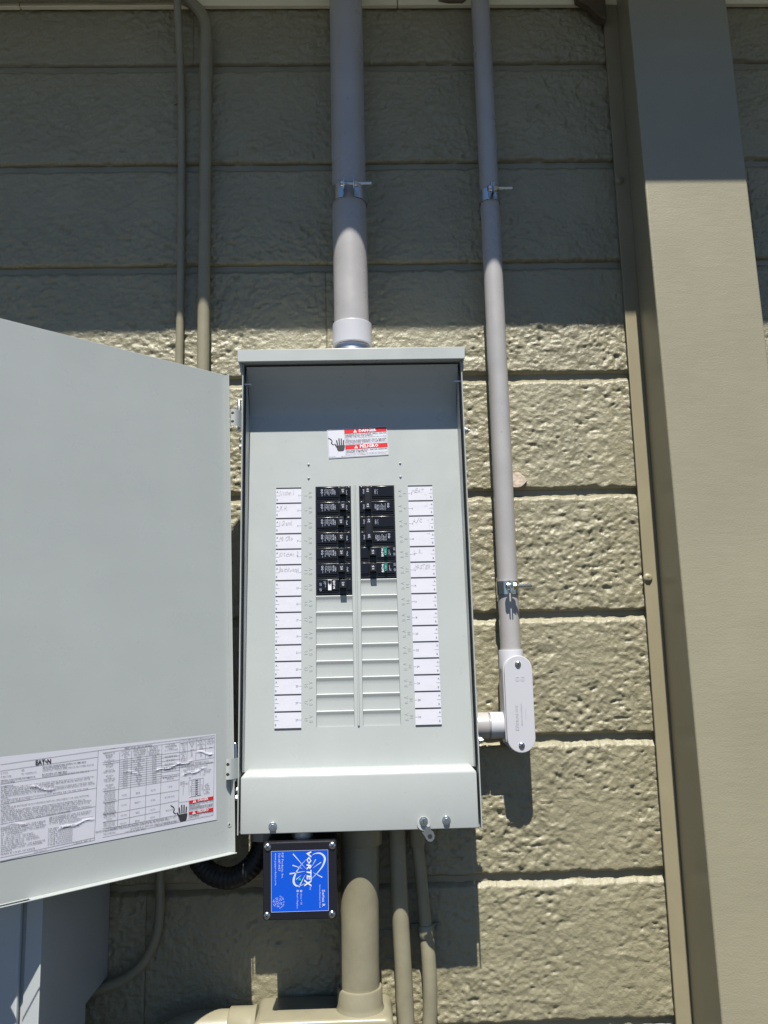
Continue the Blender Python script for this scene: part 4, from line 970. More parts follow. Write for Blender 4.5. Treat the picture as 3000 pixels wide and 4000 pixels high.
# danger sticker
q = MB()
a_ = math.atan2(0.0047, 0.0997); rt = Vector((math.cos(a_), 0, math.sin(a_))); up_ = Vector((-math.sin(a_), 0, math.cos(a_))); o0 = Vector((-0.0557, -0.0009, 0.3190))
Wd, Hd = 0.0998, 0.0508
S2 = lambda x, y, d=0.0: o0+rt*x+up_*y+Vector((0, -d, 0))
pts = [S2(x, y) for x, y in rrect(0, Wd, 0, Hd, 0.0015, 3)]
q.add(pts+[p_+Vector((0, 0.0008, 0)) for p_ in pts], [tuple(range(len(pts)))]+[(i, (i+1) % len(pts), len(pts)+(i+1) % len(pts), len(pts)+i) for i in range(len(pts))], 'sheet')
e1, e2 = 0.0003, 0.0005
def rectS(x0, x1, y0, y1, m, d=e1): q.quad(S2(x0, y0, d), S2(x1, y0, d), S2(x1, y1, d), S2(x0, y1, d), m)
rectS(0.0290, 0.0988, 0.0415, 0.0492, 'red'); rectS(0.0290, 0.0988, 0.0140, 0.0215, 'red')
for a, b in (((0.0010, 0.0492), (0.0988, 0.0492)), ((0.0010, 0.0010), (0.0988, 0.0010)), ((0.0010, 0.0010), (0.0010, 0.0492)), ((0.0988, 0.0010), (0.0988, 0.0492)), ((0.0288, 0.0010), (0.0288, 0.0492))):
    q.line(S2(*a, e1), S2(*b, e1), 0.0003, (0, -1, 0), 'ink')
q.text('DANGER', S2(0.0530, 0.0431, e2), rt, up_, 0.0050, 'white', width=0.0290, bold=2); q.text('PELIGRO', S2(0.0530, 0.0155, e2), rt, up_, 0.0050, 'white', width=0.0310, bold=2)
warn_tri(q, S2(0.0435, 0.0425, e2), rt, up_, 0.0058); warn_tri(q, S2(0.0435, 0.0148, e2), rt, up_, 0.0058)
for tx, y, w_, h_, b_ in (('HAZARDOUS VOLTAGE. WILL CAUSE', 0.0383, 0.0680, 0.0020, 1), ('SEVERE INJURY OR DEATH.', 0.0355, 0.0460, 0.0020, 1), ('Turn OFF power supplying this equipment before working', 0.0333, 0.0680, 0.0013, 0), ('inside.', 0.0312, 0.0070, 0.0013, 0), ('TENSION DANGEREUSE. PEUT CAUSER', 0.0283, 0.0680, 0.0020, 1), ('DES BLESSURES GRAVES OU LA MORT.', 0.0257, 0.0670, 0.0020, 1), ("Couper l'alimentation electrique de cet equipement avant", 0.0239, 0.0680, 0.0013, 0), ("d'y effectuer des travaux.", 0.0221, 0.0300, 0.0013, 0), ('VOLTAJE PELIGROSO. CAUSA HERIDAS', 0.0107, 0.0680, 0.0020, 1), ('SEVERAS O MUERTE.', 0.0081, 0.0350, 0.0020, 1), ('Desconectar el suministro de energia que alimenta este', 0.0056, 0.0680, 0.0013, 0), ('equipo antes de trabajar en el interior del mismo.', 0.0034, 0.0670, 0.0013, 0)):
    q.text(tx, S2(0.0298, y, e2), rt, up_, h_, 'ink', width=w_, bold=b_)
q.text('46-12997-2', S2(0.0015, 0.0020, e2), rt, up_, 0.0013, 'ink', width=0.011); q.text('REV. 02', S2(0.0215, 0.0020, e2), rt, up_, 0.0013, 'ink', width=0.0065)
hand_icon(q, S2(0.0070, 0.0115, e2), rt, up_, 0.0250, 'ink')
sub(q, 'warning_sticker', deadfront, smooth=0, fixn=False)['label'] = 'white and red shock warning sticker with a black hand'

# hinges
for z, tall in ((0.3735, 0.0275), (-0.1625, 0.0290)):
    q = MB()
    vv = []
    prof_ = [(XL-0.0002, -0.0002), (-0.1948, -0.0085), (-0.1985, -0.0160), (-0.2025, -0.0188), (-0.2065, -0.0185), (-0.2078, -0.0165)]
    for x, y in prof_: vv += [(x, y, z-tall/2), (x, y, z+tall/2)]
    k = len(prof_)
    vv += [(x+0.0006, y+0.0016, z+s_*tall/2) for x, y in prof_ for s_ in (-1, 1)]
    ff = [(2*i, 2*i+1, 2*i+3, 2*i+2) for i in range(k-1)]+[(2*k+2*i, 2*k+2*i+2, 2*k+2*i+3, 2*k+2*i+1) for i in range(k-1)]+[(2*i, 2*i+2, 2*k+2*i+2, 2*k+2*i) for i in range(k-1)]+[(2*i+1, 2*k+2*i+1, 2*k+2*i+3, 2*i+3) for i in range(k-1)]+[(0, 2*k, 2*k+1, 1), (2*k-2, 2*k-1, 4*k-1, 4*k-2)]
    q.add(vv, ff, 'panel'); hg = pp(q, 'hinge', smooth=40)
    q = MB(); q.tube([(-0.1968, 0.0005, z-tall/2-0.005), (-0.1968, 0.0005, z-tall/2-0.004), (-0.1968, 0.0005, z+tall/2+0.020), (-0.1968, 0.0005, z+tall/2+0.0212)], [0.0014, 0.0026, 0.0026, 0.0018], 'zinc', 14); sub(q, 'hinge_pin', hg)
    for dz in (-0.0072, 0.0068):
        q = MB(); q.tube([(-0.2040, -0.0187, z+dz), (-0.2040, -0.0190, z+dz)], [0.0024, 0.0012], 'void', 12); sub(q, 'weld_dimple', hg)
    for dz in (-0.0315, -0.0430):
        q = MB(); q.hexhead((XL-0.0001, 0.0060, z+dz), (-1, 0, 0), 0.0048, 0.0046, 'zinc'); pp(q, 'hinge_bolt', bevel=0.0003, seg=1)

# door
ang = R(224.1); sg = R(1.8)
dxv = Vector((math.cos(ang), math.sin(ang), 0)); upv = Vector((0, 0, 1))
dxp = dxv*math.cos(sg)-upv*math.sin(sg); upp = dxv*math.sin(sg)+upv*math.cos(sg); dyv = upp.cross(dxp)
DW, DZ0, DZ1 = 0.385, -0.2800, 0.4440
q = MB(); hx = 0.0025
q.box(hx, DW, -0.0016, 0.0, DZ0, DZ1, 'panel')
q.box(hx, 0.297, 0.0, 0.0125, DZ0, DZ0+0.0016, 'panel'); q.box(0.345, DW, 0.0, 0.0125, DZ0, DZ0+0.0016, 'panel'); q.box(0.297, 0.345, 0.0, 0.0012, DZ0, DZ0+0.0016, 'panel'); q.box(0.297, 0.345, 0.0113, 0.0125, DZ0, DZ0+0.0016, 'panel')
q.box(hx, hx+0.0014, 0.0, 0.0085, DZ0+0.0016, DZ1, 'panel')
q.box(DW-0.0016, DW, 0.0, 0.0125, DZ0+0.0016, DZ1, 'panel')
door = q.build('door', panel, bevel=0.0005, seg=1)
door.matrix_local = Matrix(((dxp.x, dyv.x, upp.x, -0.2035), (dxp.y, dyv.y, upp.y, -0.006), (dxp.z, dyv.z, upp.z, -EB), (0, 0, 0, 1)))
q = MB(); q.prism(rrect(0.3535, 0.3790, 0.235, 0.295, 0.008), 'y', 0.0002, 0.0030, 'black'); sub(q, 'latch', door, bevel=0.001)
q = MB(); q._ring(Vector((0.0068, 0.0001, -0.241)), Vector((0.0068, 0.0006, -0.241)), Vector((0, 1, 0)), 0.0015, 0.0032, 'panel', 18); q.cyl((0.0068, 0.0001, -0.241), (0.0068, 0.0002, -0.241), 0.0016, 'void', 14); sub(q, 'rivet_hole', door)
q = MB()
Lb = lambda x, z, d=0.0: (x, 0.0008+d, z)
pts = [Lb(x, z) for x, z in rrect(0.0290, 0.3640, -0.2305, -0.1110, 0.0025, 3)]
pts = pts[::-1]
# film with gentle wrinkles
nx, nz = 260, 90
wr = [(0.30, -0.150, 0.268, -0.158, 0.0010), (0.262, -0.206, 0.215, -0.200, 0.0010), (0.128, -0.152, 0.070, -0.145, 0.0010), (0.085, -0.163, 0.045, -0.157, 0.0009), (0.062, -0.133, 0.034, -0.139, 0.0011), (0.175, -0.147, 0.150, -0.152, 0.0007), (0.325, -0.190, 0.300, -0.193, 0.0006)]
gx_, gz_ = np.meshgrid(np.linspace(0.0290, 0.3640, nx+1), np.linspace(-0.2305, -0.1110, nz+1))
def wrinkle(X, Z):
    H = np.zeros_like(X)
    for ax_, az, bx_, bz, hh in wr:
        d = np.array([bx_-ax_, bz-az]); L_ = np.linalg.norm(d); d = d/L_
        tt = (X-ax_)*d[0]+(Z-az)*d[1]; dd = -(X-ax_)*d[1]+(Z-az)*d[0]+0.0012*np.sin(tt*220)
        H += hh*np.exp(-(dd/0.0012)**2)*np.clip(np.minimum(tt, L_-tt)/0.006+0.35, 0, 1)
    return H
H = wrinkle(gx_, gz_)
vv = np.stack([gx_.ravel(), 0.0006+H.ravel(), gz_.ravel()], 1).tolist()
ff = [(j*(nx+1)+i, j*(nx+1)+i+1, (j+1)*(nx+1)+i+1, (j+1)*(nx+1)+i) for j in range(nz) for i in range(nx)]
q.add(vv, ff, 'sheet')
def lab3(x, z, d): return (x, 0.0006+float(wrinkle(np.array([x]), np.array([z]))[0])+d, z)
rtL, upL = (-1, 0, 0), (0, 0, 1)
start = len(q.v)
for i, (x, z, w_, h_, tx, bd) in enumerate(DOOR_TEXT):
    q.text(tx, (x, 0.0012, z), rtL, upL, h_, 'white' if tx in ('DANGER', 'PELIGRO') else 'ink', width=w_, bold=bd)
for i, (xa_, za, xb_, zb2) in enumerate(DOOR_LINES):
    n_ = max(1, int(math.hypot(xb_-xa_, zb2-za)/0.004))
    for k in range(n_):
        t0, t1 = k/n_, (k+1)/n_
        q.line((xa_+(xb_-xa_)*t0, 0.0009, za+(zb2-za)*t0), (xa_+(xb_-xa_)*t1, 0.0009, za+(zb2-za)*t1), 0.00032, (0, 1, 0), 'ink')
for quad in DOOR_BLOCKS: q.quad(*[(x, 0.0009, z) for x, z in quad], 'ink')
hand_icon(q, (0.0985, 0.0009, -0.2245), rtL, upL, 0.0250, 'ink')
for x, z in ((0.0690, -0.2018), (0.0700, -0.2172)): warn_tri(q, (x, 0.0013, z), rtL, upL, 0.0055)
for quad in DOOR_RED: q.quad(*[(x, 0.0010, z) for x, z in quad], 'red')
V_ = np.array(q.v[start:]); V_[:, 1] += wrinkle(V_[:, 0], V_[:, 2]); q.v[start:] = [tuple(r_) for r_ in V_.tolist()]
q.add([Lb(0.0290, -0.2305, -0.0006), Lb(0.3640, -0.2305, -0.0006), Lb(0.3640, -0.1110, -0.0006), Lb(0.0290, -0.1110, -0.0006)], [(0, 1, 2, 3)], 'sheet')
sub(q, 'rating_label', door, smooth=40, fixn=False)['label'] = 'wrinkled white rating table sticker inside the door'

# ------------------------------------------------------------------ circuit breakers
Do = Vector((0, -0.085, 0)); Dup = Vector((0, math.sin(A2), math.cos(A2))); Dn = Vector((0, math.cos(A2), -math.sin(A2)))
BH = 0.0250
def breaker(cx_, row, poles, label, kind, side, amps, hxs):
    zb = ROW0-PIT*(row+poles)+0.0003
    root = empty('circuit_breaker', Do+Vector((cx_, 0, 0))+Dup*zb, (-A2, 0, 0))
    tag(root, label, 'circuit breaker', 'breakers plugged into the panel')
    H_ = PIT*poles-0.0006
    rt, up_ = ((0, 0, -1), (1, 0, 0)) if side < 0 else ((0, 0, 1), (-1, 0, 0))
    pr = MB()
    for k in range(poles):                       # k = 0 lowest pole
        z0 = PIT*k; z1 = z0+PIT-0.0006
        q = MB(); q.box(-0.0287, 0.0287, -0.0018, 0.0052, z0, z1, 'black'); q.build('body', root, bevel=0.0007)
        q = MB()
        xa_, xb_ = (-0.0266, 0.0284) if side < 0 else (-0.0284, 0.0266)
        hx_ = hxs
        # raised face left and right of the toggle opening
        q.box(xa_, hx_-0.0070, -0.0042, -0.0018, z0+0.0064, z1-0.0008, 'black_gloss')
        q.box(hx_+0.0070, xb_, -0.0042, -0.0018, z0+0.0064, z1-0.0008, 'black_gloss')
        q.box(xa_, hx_-0.0075, -0.0030, -0.0018, z0+0.0038, z0+0.0060, 'black'); q.box(hx_+0.0075, xb_, -0.0030, -0.0018, z0+0.0038, z0+0.0060, 'black')
        q.build('face', root, bevel=0.0005)
        zc = z0+0.0148
        yp = -0.00445
        amp_z = zc+0.0006
        if kind == 'plain' or (kind == 'double'):
            sgn = 1 if side < 0 else -1
            pr.text('On/I', (sgn*0.0205+0.0000, yp, zc+0.0035*(-1 if side > 0 else 1)), rt, up_, 0.0024, 'white_ink', width=0.0074)
            pr.text('Off/O', (sgn*0.0016, yp, zc+0.0040*(-1 if side > 0 else 1)), rt, up_, 0.0022, 'white_ink', width=0.0082)
            if kind == 'plain' or k == 0:
                for j, (tx, w_) in enumerate((('EATON', 0.0085), ('TYPE BR 120/240V~', 0.0095), ('10kA 40C HACR', 0.0075), ('60/75C Cu/Al WIRE', 0.0105), ('LISTED BREAKER', 0.0085), ('BR120 SWD', 0.0070), ('1 POLE COMMON TRIP', 0.0105))):
                    pr.text(tx, (sgn*(-0.0012-0.00215*j), yp, zc+0.0055*(-1 if side > 0 else 1)), rt, up_, 0.0019 if j == 0 else 0.0012, 'white_ink', width=w_, bold=1 if j == 0 else 0)
                for dz in (0.0040, 0.0):
                    c_ = Vector((sgn*-0.0183, yp, zc+dz*1.0)); pr._ring(c_, c_+Vector((0, -0.0001, 0)), Vector((0, -1, 0)), 0.0011, 0.0016, 'white_ink', 14)
                pr.text('LISTED', (sgn*-0.0183, yp, zc-0.0025), rt, up_, 0.0009, 'white_ink', width=0.0038)
            else:
                pr.text('Common Trip', (sgn*-0.0012, yp, zc-0.0045), rt, up_, 0.0011, 'white_ink', width=0.0085)
        else:
            sgn = 1 if side < 0 else -1
            c_eat, c_band, c_tx, c_end = (0.0000, -0.0067, -0.0140, -0.0210) if side < 0 else (-0.0015+0.0085, 0.0118, 0.0182, 0.0258)
            z_t = z0+0.0216 if side < 0 else z0+0.0085
            pr.text('EAT\u2022N', (c_eat-0.0014*sgn, yp, z_t), rt, up_, 0.0030, 'white', width=0.0128, bold=2)
            bandm = 'white' if kind == 'gfci' else 'green'
            pr.quad((c_band-0.0026, yp, z0+0.0066), (c_band+0.0026, yp, z0+0.0066), (c_band+0.0026, yp, z1-0.0010), (c_band-0.0026, yp, z1-0.0010), bandm)
            pr.text('TEST', (c_band-0.0008*sgn, yp-0.0002, z0+(0.0190 if side < 0 else 0.0138)), rt, up_, 0.0019, 'ink' if kind == 'gfci' else 'white_ink', width=0.0062)
            for j, tx in enumerate(('COMBINATION', 'AFCI')):
                pr.text(tx, (c_tx-sgn*0.0020*j, yp, z_t+(-0.0005 if side < 0 else 0.0015)), rt, up_, 0.0012, 'white_ink', width=0.0095 if j == 0 else 0.004)
            for dz in (0.0035, -0.0050):
                pr.text('LINE', (c_end, yp, zc+dz), rt, up_, 0.0012, 'white_ink', width=0.0042); pr.text('NEUT', (c_end-sgn*0.0018, yp, zc+dz), rt, up_, 0.0012, 'white_ink', width=0.0045)
            q = MB(); bz = z0+(0.0205 if side < 0 else 0.0090)
            q.tube([(c_band, -0.0042, bz), (c_band, -0.0062, bz), (c_band, -0.0066, bz)], [0.0025, 0.0024, 0.0018], 'black_gloss', 20); q.build('test_button', root)
    # toggle handle
    za = 0.0060 if poles == 1 else 0.0070
    q = MB()
    zb0, zb1 = 0.0078, H_-0.0022
    y1, y0 = -0.0020, -0.0128
    dxh = 0.0056
    zt0 = zb0+0.0012; zt1 = zb1-0.0006
    vv = [(hxs-dxh, y1, zb0), (hxs+dxh, y1, zb0), (hxs+dxh, y1, zb1), (hxs-dxh, y1, zb1), (hxs-dxh+0.0012, y0, zt0), (hxs+dxh-0.0006, y0, zt0), (hxs+dxh-0.0006, y0, zt1), (hxs-dxh+0.0012, y0, zt1)]
    q.add(vv, [(0, 1, 2, 3), (4, 7, 6, 5), (0, 4, 5, 1), (1, 5, 6, 2), (2, 6, 7, 3), (3, 7, 4, 0)], 'black')
    q.box(hxs-0.0068, hxs+0.0068, -0.0026, -0.0019, 0.0056, H_-0.0010, 'black')
    q.build('handle', root, bevel=0.0009)
    for k in range(poles):
        zc = PIT*k+0.0150
        pr.text(amps, (hxs-0.0016*(1 if side < 0 else -1)+0.0003, y0-0.0002, zc+(0.0030 if side < 0 else -0.0030)), rt, up_, 0.0034, 'white_ink', width=0.0062, bold=1)
    pr.build('print', root, smooth=0, fixn=False)
    return root
LC, RC = sum(CL)/2, sum(CR)/2
for r_, lab, hxs in ((0, 'single black 20 amp breaker beside Kitchen 1, top of the left column', 0.0158), (1, 'single black 20 amp breaker beside W.H. in the left column', 0.0155), (2, 'single black 20 amp breaker beside Island in the left column', 0.0122), (3, 'single black 20 amp breaker beside Micro in the left column', 0.0122), (4, 'single black 20 amp breaker beside Kitchen 2 in the left column', 0.0122), (5, 'single black 20 amp breaker beside Bathroom in the left column', 0.0122)):
    breaker(LC, r_, 1, lab, 'plain', -1, '20', hxs)
breaker(LC, 6, 1, 'lowest left breaker, black with a white test band', 'gfci', -1, '20', 0.0142)
breaker(RC, 0, 2, 'double black 50 amp breaker beside HEAT with joined handle', 'double', 1, '50', -0.0150)
breaker(RC, 2, 2, 'double black 20 amp breaker beside A/C with joined handle', 'double', 1, '20', -0.0142)
breaker(RC, 4, 1, 'black 15 amp breaker with green test band beside L.R.', 'afci', 1, '15', -0.0085)
breaker(RC, 5, 1, 'black 15 amp breaker with green test band beside MASTER', 'afci', 1, '15', -0.0088)

# ------------------------------------------------------------------ surge protector under the panel
SX0, SX1, SZ0, SZ1, SY = -0.1535, -0.0478, -0.3712, -0.2655, -0.1400
t = thing('surge_protector', ((SX0+SX1)/2, SY+0.04, SZ0), 'square black surge protector box with blue label under the panel', 'surge protector')
sr = 0.0
q = MB(); q.prism(rrect(SX0, SX1, SZ0, SZ1, 0.004), 'y', SY, SY+0.013, 'black_box'); tpart(t, q, 'lid', bevel=0.0014)
q = MB(); q.prism(rrect(SX0+0.002, SX1-0.002, SZ0+0.002, SZ1-0.002, 0.004), 'y', SY+0.0136, -0.062, 'black_box'); tpart(t, q, 'case', bevel=0.0014)
q = MB(); q.cyl((-0.10, -0.095, SZ1-0.004), (-0.10, -0.095, -0.2560), 0.0165, 'alu', 24); tpart(t, q, 'nipple')
for x, z in ((-0.1468, -0.2718), (-0.0538, -0.2722), (-0.0555, -0.3652), (-0.1480, -0.3645)):
    q = MB(); q.screw((x, SY+0.0003, z), (0, -1, 0), 0.0050, 'chrome'); tpart(t, q, 'screw')
lx0, lx1, lz0, lz1 = -0.1415, -0.0602, -0.3598, -0.2775
yl = SY-0.0006
q = MB(); q.box(lx0, lx1, yl, SY+0.0004, lz0, lz1, 'blue')
U = lambda cy: lz1-(cy-290)/(1270-290)*(lz1-lz0)      # down the label
V = lambda cx: lx0+(cx-247)/(1163-247)*(lx1-lx0)      # across the label
dn, ac = (0, 0, -1), (1, 0, 0)
yq = yl-0.0003
KU = (lz1-lz0)/980; KV = (lx1-lx0)/916
def st(body, cx, cy0, cy1, h, bold=0, shear=0.0, m='pale_ink'): q.text(body, (V(cx), yq-0.0001, U(cy0)), dn, ac, h*KV, m, width=(cy1-cy0)*KU, bold=bold, shear=shear)
st('VORTE', 820, 305, 775, 70, 2, 0.15, 'white'); st('X', 782, 760, 880, 105, 2, 0.1, 'white'); st('TM', 860, 880, 930, 20)
st('Series R', 1062, 935, 1207, 46, 1); st('Service Entrance Rated', 1017, 850, 1217, 24); st('Green = OK', 715, 985, 1167, 25); st('Red = Replace', 655, 985, 1222, 25)
st('PSP Products, Inc.', 412, 320, 735, 32); st('703-687-4057', 360, 320, 615, 32); st('www.pspproducts.com', 305, 320, 842, 26)
def strip(pts, ws, m='pale_ink'):
    P = [Vector((V(a), yq, U(b))) for a, b in pts]
    for i in range(len(P)-1):
        d = (P[i+1]-P[i]).normalized().cross(Vector((0, -1, 0)))
        d0 = d if i == 0 else (P[i+1]-P[i-1]).normalized().cross(Vector((0, -1, 0)))
        d1 = d if i == len(P)-2 else (P[i+2]-P[i]).normalized().cross(Vector((0, -1, 0)))
        q.add([P[i]-d0*ws[i]*KV/2, P[i]+d0*ws[i]*KV/2, P[i+1]+d1*ws[i+1]*KV/2, P[i+1]-d1*ws[i+1]*KV/2], [(0, 1, 2, 3)], m)
def ease(pts, ws, n=8):
    P = vsmooth([(a, b, 0) for a, b in pts], n); L_ = len(P)
    return [(p_.x, p_.y) for p_ in P], [np.interp(i/(L_-1), np.linspace(0, 1, len(ws)), ws) for i in range(L_)]
strip(*ease([(900, 375), (960, 345), (1040, 345), (1100, 395), (1110, 460), (1070, 560), (980, 670), (890, 755)], [2, 14, 24, 32, 32, 22, 12, 4]))
strip(*ease([(815, 435), (740, 510), (680, 590), (640, 660), (610, 740), (610, 810), (645, 855), (685, 862)], [3, 8, 12, 22, 34, 34, 26, 14])); strip(*ease([(690, 862), (740, 850), (780, 825)], [10, 8, 6]))
for (ax_, ay), (bx_, by_), w0, w1 in (((598, 340), (800, 585), 18, 3), ((590, 525), (745, 582), 18, 4), ((542, 663), (790, 627), 22, 4), ((645, 757), (730, 690), 12, 3), ((690, 880), (797, 678), 20, 3), ((965, 440), (905, 545), 14, 3), ((1050, 490), (918, 578), 14, 3), ((1068, 735), (918, 650), 18, 3)):
    strip([(ax_, ay), (bx_, by_)], [w0, w1])
for cx, cy in ((725, 945), (670, 943)):
    for k in range(4): a = k*math.pi/4; strip([(cx-22*math.cos(a), cy-22*math.sin(a)), (cx+22*math.cos(a), cy+22*math.sin(a))], [6, 6])
for rad in (18, 45, 70):
    for k in range(6 if rad > 20 else 2):
        a0 = k*60 if rad > 20 else k*180; pts = [(345+rad*math.cos(R(a0+b)), 1115+rad*math.sin(R(a0+b))) for b in range(0, 41 if rad > 20 else 150, 10)]; strip(pts, [6]*len(pts))
for i, ch_ in enumerate('BUZZER OR REPLACE'):
    a = R(-68+i*8.4); p_ = Vector((V(345+92*math.cos(a)), yq, U(1115+92*math.sin(a))))
    if ch_ != ' ': q.text(ch_, p_, (-math.sin(a), 0, -math.cos(a)), (math.cos(a), 0, -math.sin(a)), 22*KV, 'pale_ink', width=11*KU)
for a, b in (((lx0, lz0), (lx0, lz1)), ((lx1, lz0), (lx1, lz1)), ((lx0, lz0), (lx1, lz0)), ((lx0, lz1), (lx1, lz1))):
    q.line((a[0], yq, a[1]), (b[0], yq, b[1]), 0.0004, (0, -1, 0), 'pale_ink')
tpart(t, q, 'blue_label', smooth=0, fixn=False)['label'] = 'bright blue label with white sideways lettering'
q = MB(); c_ = (V(705), yl, U(762)); q.tube([c_, (c_[0], c_[1]-0.0010, c_[2]), (c_[0], c_[1]-0.0016, c_[2])], [0.0019, 0.0017, 0.0008], 'led', 16); tpart(t, q, 'indicator_lamp')

# ------------------------------------------------------------------ painted conduits below the panel
BX, BY = -0.0150, -0.0590
t = thing('painted_conduit_box', (-0.073, -0.052, -0.700), 'tan painted conduit box at the bottom with a thick riser collar', 'junction box')
q = MB(); q.prism(rrect(-0.1755, 0.0300, -0.690, -0.5215, 0.013, 5), 'y', -0.0985, -0.006, 'pipe_paint'); tpart(t, q, 'body', bevel=0.007, seg=4)
q = MB(); q.tube([(BX-0.0035, BY+0.002, -0.5270), (BX-0.0035, BY+0.002, -0.5190), (BX-0.0035, BY+0.002, -0.5140), (BX-0.0035, BY+0.002, -0.4935), (BX-0.0035, BY+0.002, -0.4915), (BX-0.0035, BY+0.002, -0.4915)], [0.0380, 0.0350, 0.0338, 0.0336, 0.0325, 0.0300], 'pipe_paint', 44); tpart(t, q, 'collar', smooth=60)
q = MB(); q.tube([(-0.2130, BY, -0.5480), (-0.2110, BY, -0.5480), (-0.1800, BY, -0.5480), (-0.1720, BY, -0.5480)], [0.0310, 0.0330, 0.0330, 0.0350], 'pipe_paint', 44); tpart(t, q, 'side_collar', smooth=50)
q = MB(); q._ring(Vector((-0.015, -0.0984, -0.5480)), Vector((-0.015, -0.0992, -0.5480)), Vector((0, -1, 0)), 0.0170, 0.0182, 'pipe_paint', 36); tpart(t, q, 'moulded_ring')
t = thing('painted_conduit', (BX, BY, -0.505), 'thick tan painted conduit dropping from the panel bottom into the box', 'conduit')
q = MB(); q.tube([(BX-0.0035, BY+0.002, -0.507), (BX-0.0020, BY+0.001, -0.40), (BX, BY, -0.30), (BX, BY, -0.262)], 0.0292, 'pipe_paint', 48); tpart(t, q, 'pipe', smooth=60)
q = MB(); q.tube([(BX+0.0025, BY, -0.2885), (BX+0.0025, BY, -0.2872), (BX+0.0025, BY, -0.2600)], [0.0310, 0.0322, 0.0322], 'pipe_paint', 44); tpart(t, q, 'hub', smooth=50)
t = thing('painted_conduit', (-0.34, BY, GZ), 'thick tan painted conduit leaving the bottom box leftward and bending down', 'conduit')
el = [(-0.250-0.085*math.sin(R(a)), BY, -0.633+0.085*math.cos(R(a))) for a in range(0, 91, 9)]
q = MB(); q.tube([(-0.200, BY, -0.548)]+el+[(-0.335, BY, GZ)], 0.0298, 'pipe_paint', 44); tpart(t, q, 'pipe', smooth=60)
t = thing('painted_conduit', (0.0505, -0.045, GZ), 'slim straight tan painted conduit under the panel right of the thick one', 'conduit')
q = MB(); q.tube(vsmooth([(0.0425, -0.0500, -0.256), (0.0432, -0.0480, -0.32), (0.0452, -0.0450, -0.405), (0.0480, -0.0440, -0.49), (0.0498, -0.0440, -0.56), (0.0505, -0.044, -0.64), (0.0505, -0.044, -0.72)], 5)+[Vector((0.0505, -0.044, GZ))], 0.0131, 'pipe_paint', 28); tpart(t, q, 'pipe', smooth=60)
t = thing('flexible_conduit', (0.075, -0.03, GZ), 'slim tan conduit with strap that turns into a bowed flexible end', 'conduit')
q = MB(); q.tube(vsmooth([(0.0735, -0.0400, -0.256), (0.0760, -0.0360, -0.31), (0.0810, -0.0310, -0.37), (0.0848, -0.0270, -0.425), (0.0862, -0.0260, -0.440)], 5), 0.0098, 'pipe_paint', 24); tpart(t, q, 'pipe', smooth=60)
q = MB(); q.tube([(0.0752, -0.0375, -0.2965), (0.0750, -0.0378, -0.2950), (0.0738, -0.0400, -0.256)], [0.0115, 0.0126, 0.0126], 'pipe_paint', 24); tpart(t, q, 'coupling', smooth=50)
q = MB(); q.tube(vsmooth([(0.0858, -0.0262, -0.436), (0.0872, -0.0290, -0.462), (0.0882, -0.0310, -0.50), (0.0872, -0.0310, -0.54), (0.0830, -0.0300, -0.585), (0.0780, -0.030, -0.65), (0.0755, -0.030, -0.72)], 6)+[Vector((0.0750, -0.030, GZ))], 0.0112, 'pipe_paint', 26); tpart(t, q, 'flexible_end', smooth=60)
q = MB(); q.tube([(0.0850, -0.0270, -0.4365), (0.0849, -0.0270, -0.4350), (0.0846, -0.0270, -0.4185), (0.0846, -0.0270, -0.4170)], [0.0108, 0.0124, 0.0124, 0.0108], 'pipe_paint', 26); tpart(t, q, 'end_ring', smooth=50)
q = MB(); q.prism([(0.0625, -0.4345), (0.1075, -0.4345), (0.1095, -0.4285), (0.1075, -0.4225), (0.0625, -0.4225), (0.0605, -0.4285)], 'y', -0.0075, -0.0035, 'pipe_paint')
q.screw((0.0660, -0.0074, -0.4285), (0, -1, 0), 0.0042, 'pipe_paint', 'pipe_paint'); q.screw((0.1045, -0.0074, -0.4285), (0, -1, 0), 0.0042, 'pipe_paint', 'pipe_paint'); tpart(t, q, 'strap', bevel=0.0006)
t = thing('curved_conduit', (-0.331, -0.012, -0.20), 'thin tan conduit curving left into the cabinet below the open door', 'conduit')
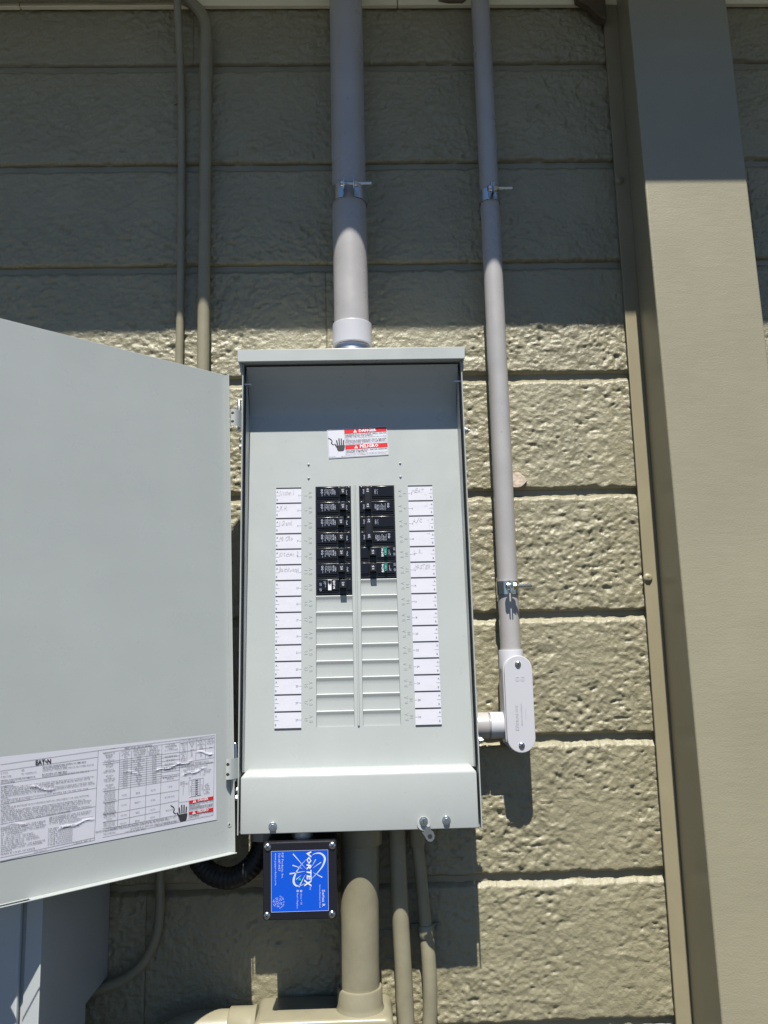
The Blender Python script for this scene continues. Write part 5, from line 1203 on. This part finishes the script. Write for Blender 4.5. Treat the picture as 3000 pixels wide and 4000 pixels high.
q = MB(); q.tube(vsmooth([(-0.331, -0.0085, -0.20), (-0.331, -0.0100, -0.33), (-0.3290, -0.0150, -0.385), (-0.3345, -0.0180, -0.430), (-0.3570, -0.0200, -0.468), (-0.398, -0.0220, -0.492), (-0.470, -0.024, -0.506)], 6), 0.0075, 'pipe_paint', 20); tpart(t, q, 'pipe', smooth=60)
t = thing('black_flexible_conduit', (-0.222, -0.05, -0.36), 'black corrugated flexible conduit looping under the panel left corner', 'conduit')
pth = vsmooth([(-0.1620, -0.055, -0.2585), (-0.1650, -0.056, -0.290), (-0.1820, -0.058, -0.318), (-0.2120, -0.058, -0.333), (-0.2450, -0.055, -0.325), (-0.2660, -0.050, -0.300), (-0.2730, -0.045, -0.262), (-0.2730, -0.040, -0.20), (-0.2720, -0.035, -0.10)], 24)
q = MB(); q.tube(pth, [0.0160+0.0004*math.sin(i*1.25) for i in range(len(pth))], 'flex', 24); tpart(t, q, 'hose', smooth=60)
q = MB(); q.tube([(-0.1620, -0.055, -0.2790), (-0.1620, -0.055, -0.2580)], [0.0205, 0.0205], 'pvc', 8); tpart(t, q, 'gland_nut', bevel=0.001)

# ------------------------------------------------------------------ grey cabinet at the lower left
t = thing('metal_cabinet', (-0.72, -0.125, GZ), 'grey metal equipment cabinet at the lower left below the open door', 'cabinet')
CX1, CY0 = -0.4100, -0.2900
q = MB(); q.prism([(-0.004, 0.02), (-0.004, -0.486), (-0.106, -0.486), (-0.106, GZ), (CY0+0.002, GZ), (CY0+0.002, 0.02)], 'x', -1.02, CX1, 'cabinet'); tpart(t, q, 'carcass', bevel=0.002)
q = MB(); q.box(-0.4290, CX1+0.0012, CY0-0.0015, CY0+0.0014, GZ+0.02, 0.0215, 'cabinet'); tpart(t, q, 'front_stile', bevel=0.0012)
q = MB(); q.box(-1.0, -0.4330, CY0-0.0080, CY0+0.0005, GZ+0.05, 0.0100, 'cabinet'); tpart(t, q, 'front_door', bevel=0.0025)
q = MB(); q.box(-1.03, CX1+0.012, CY0-0.02, -0.002, 0.0222, 0.038, 'cabinet'); tpart(t, q, 'top', bevel=0.002)
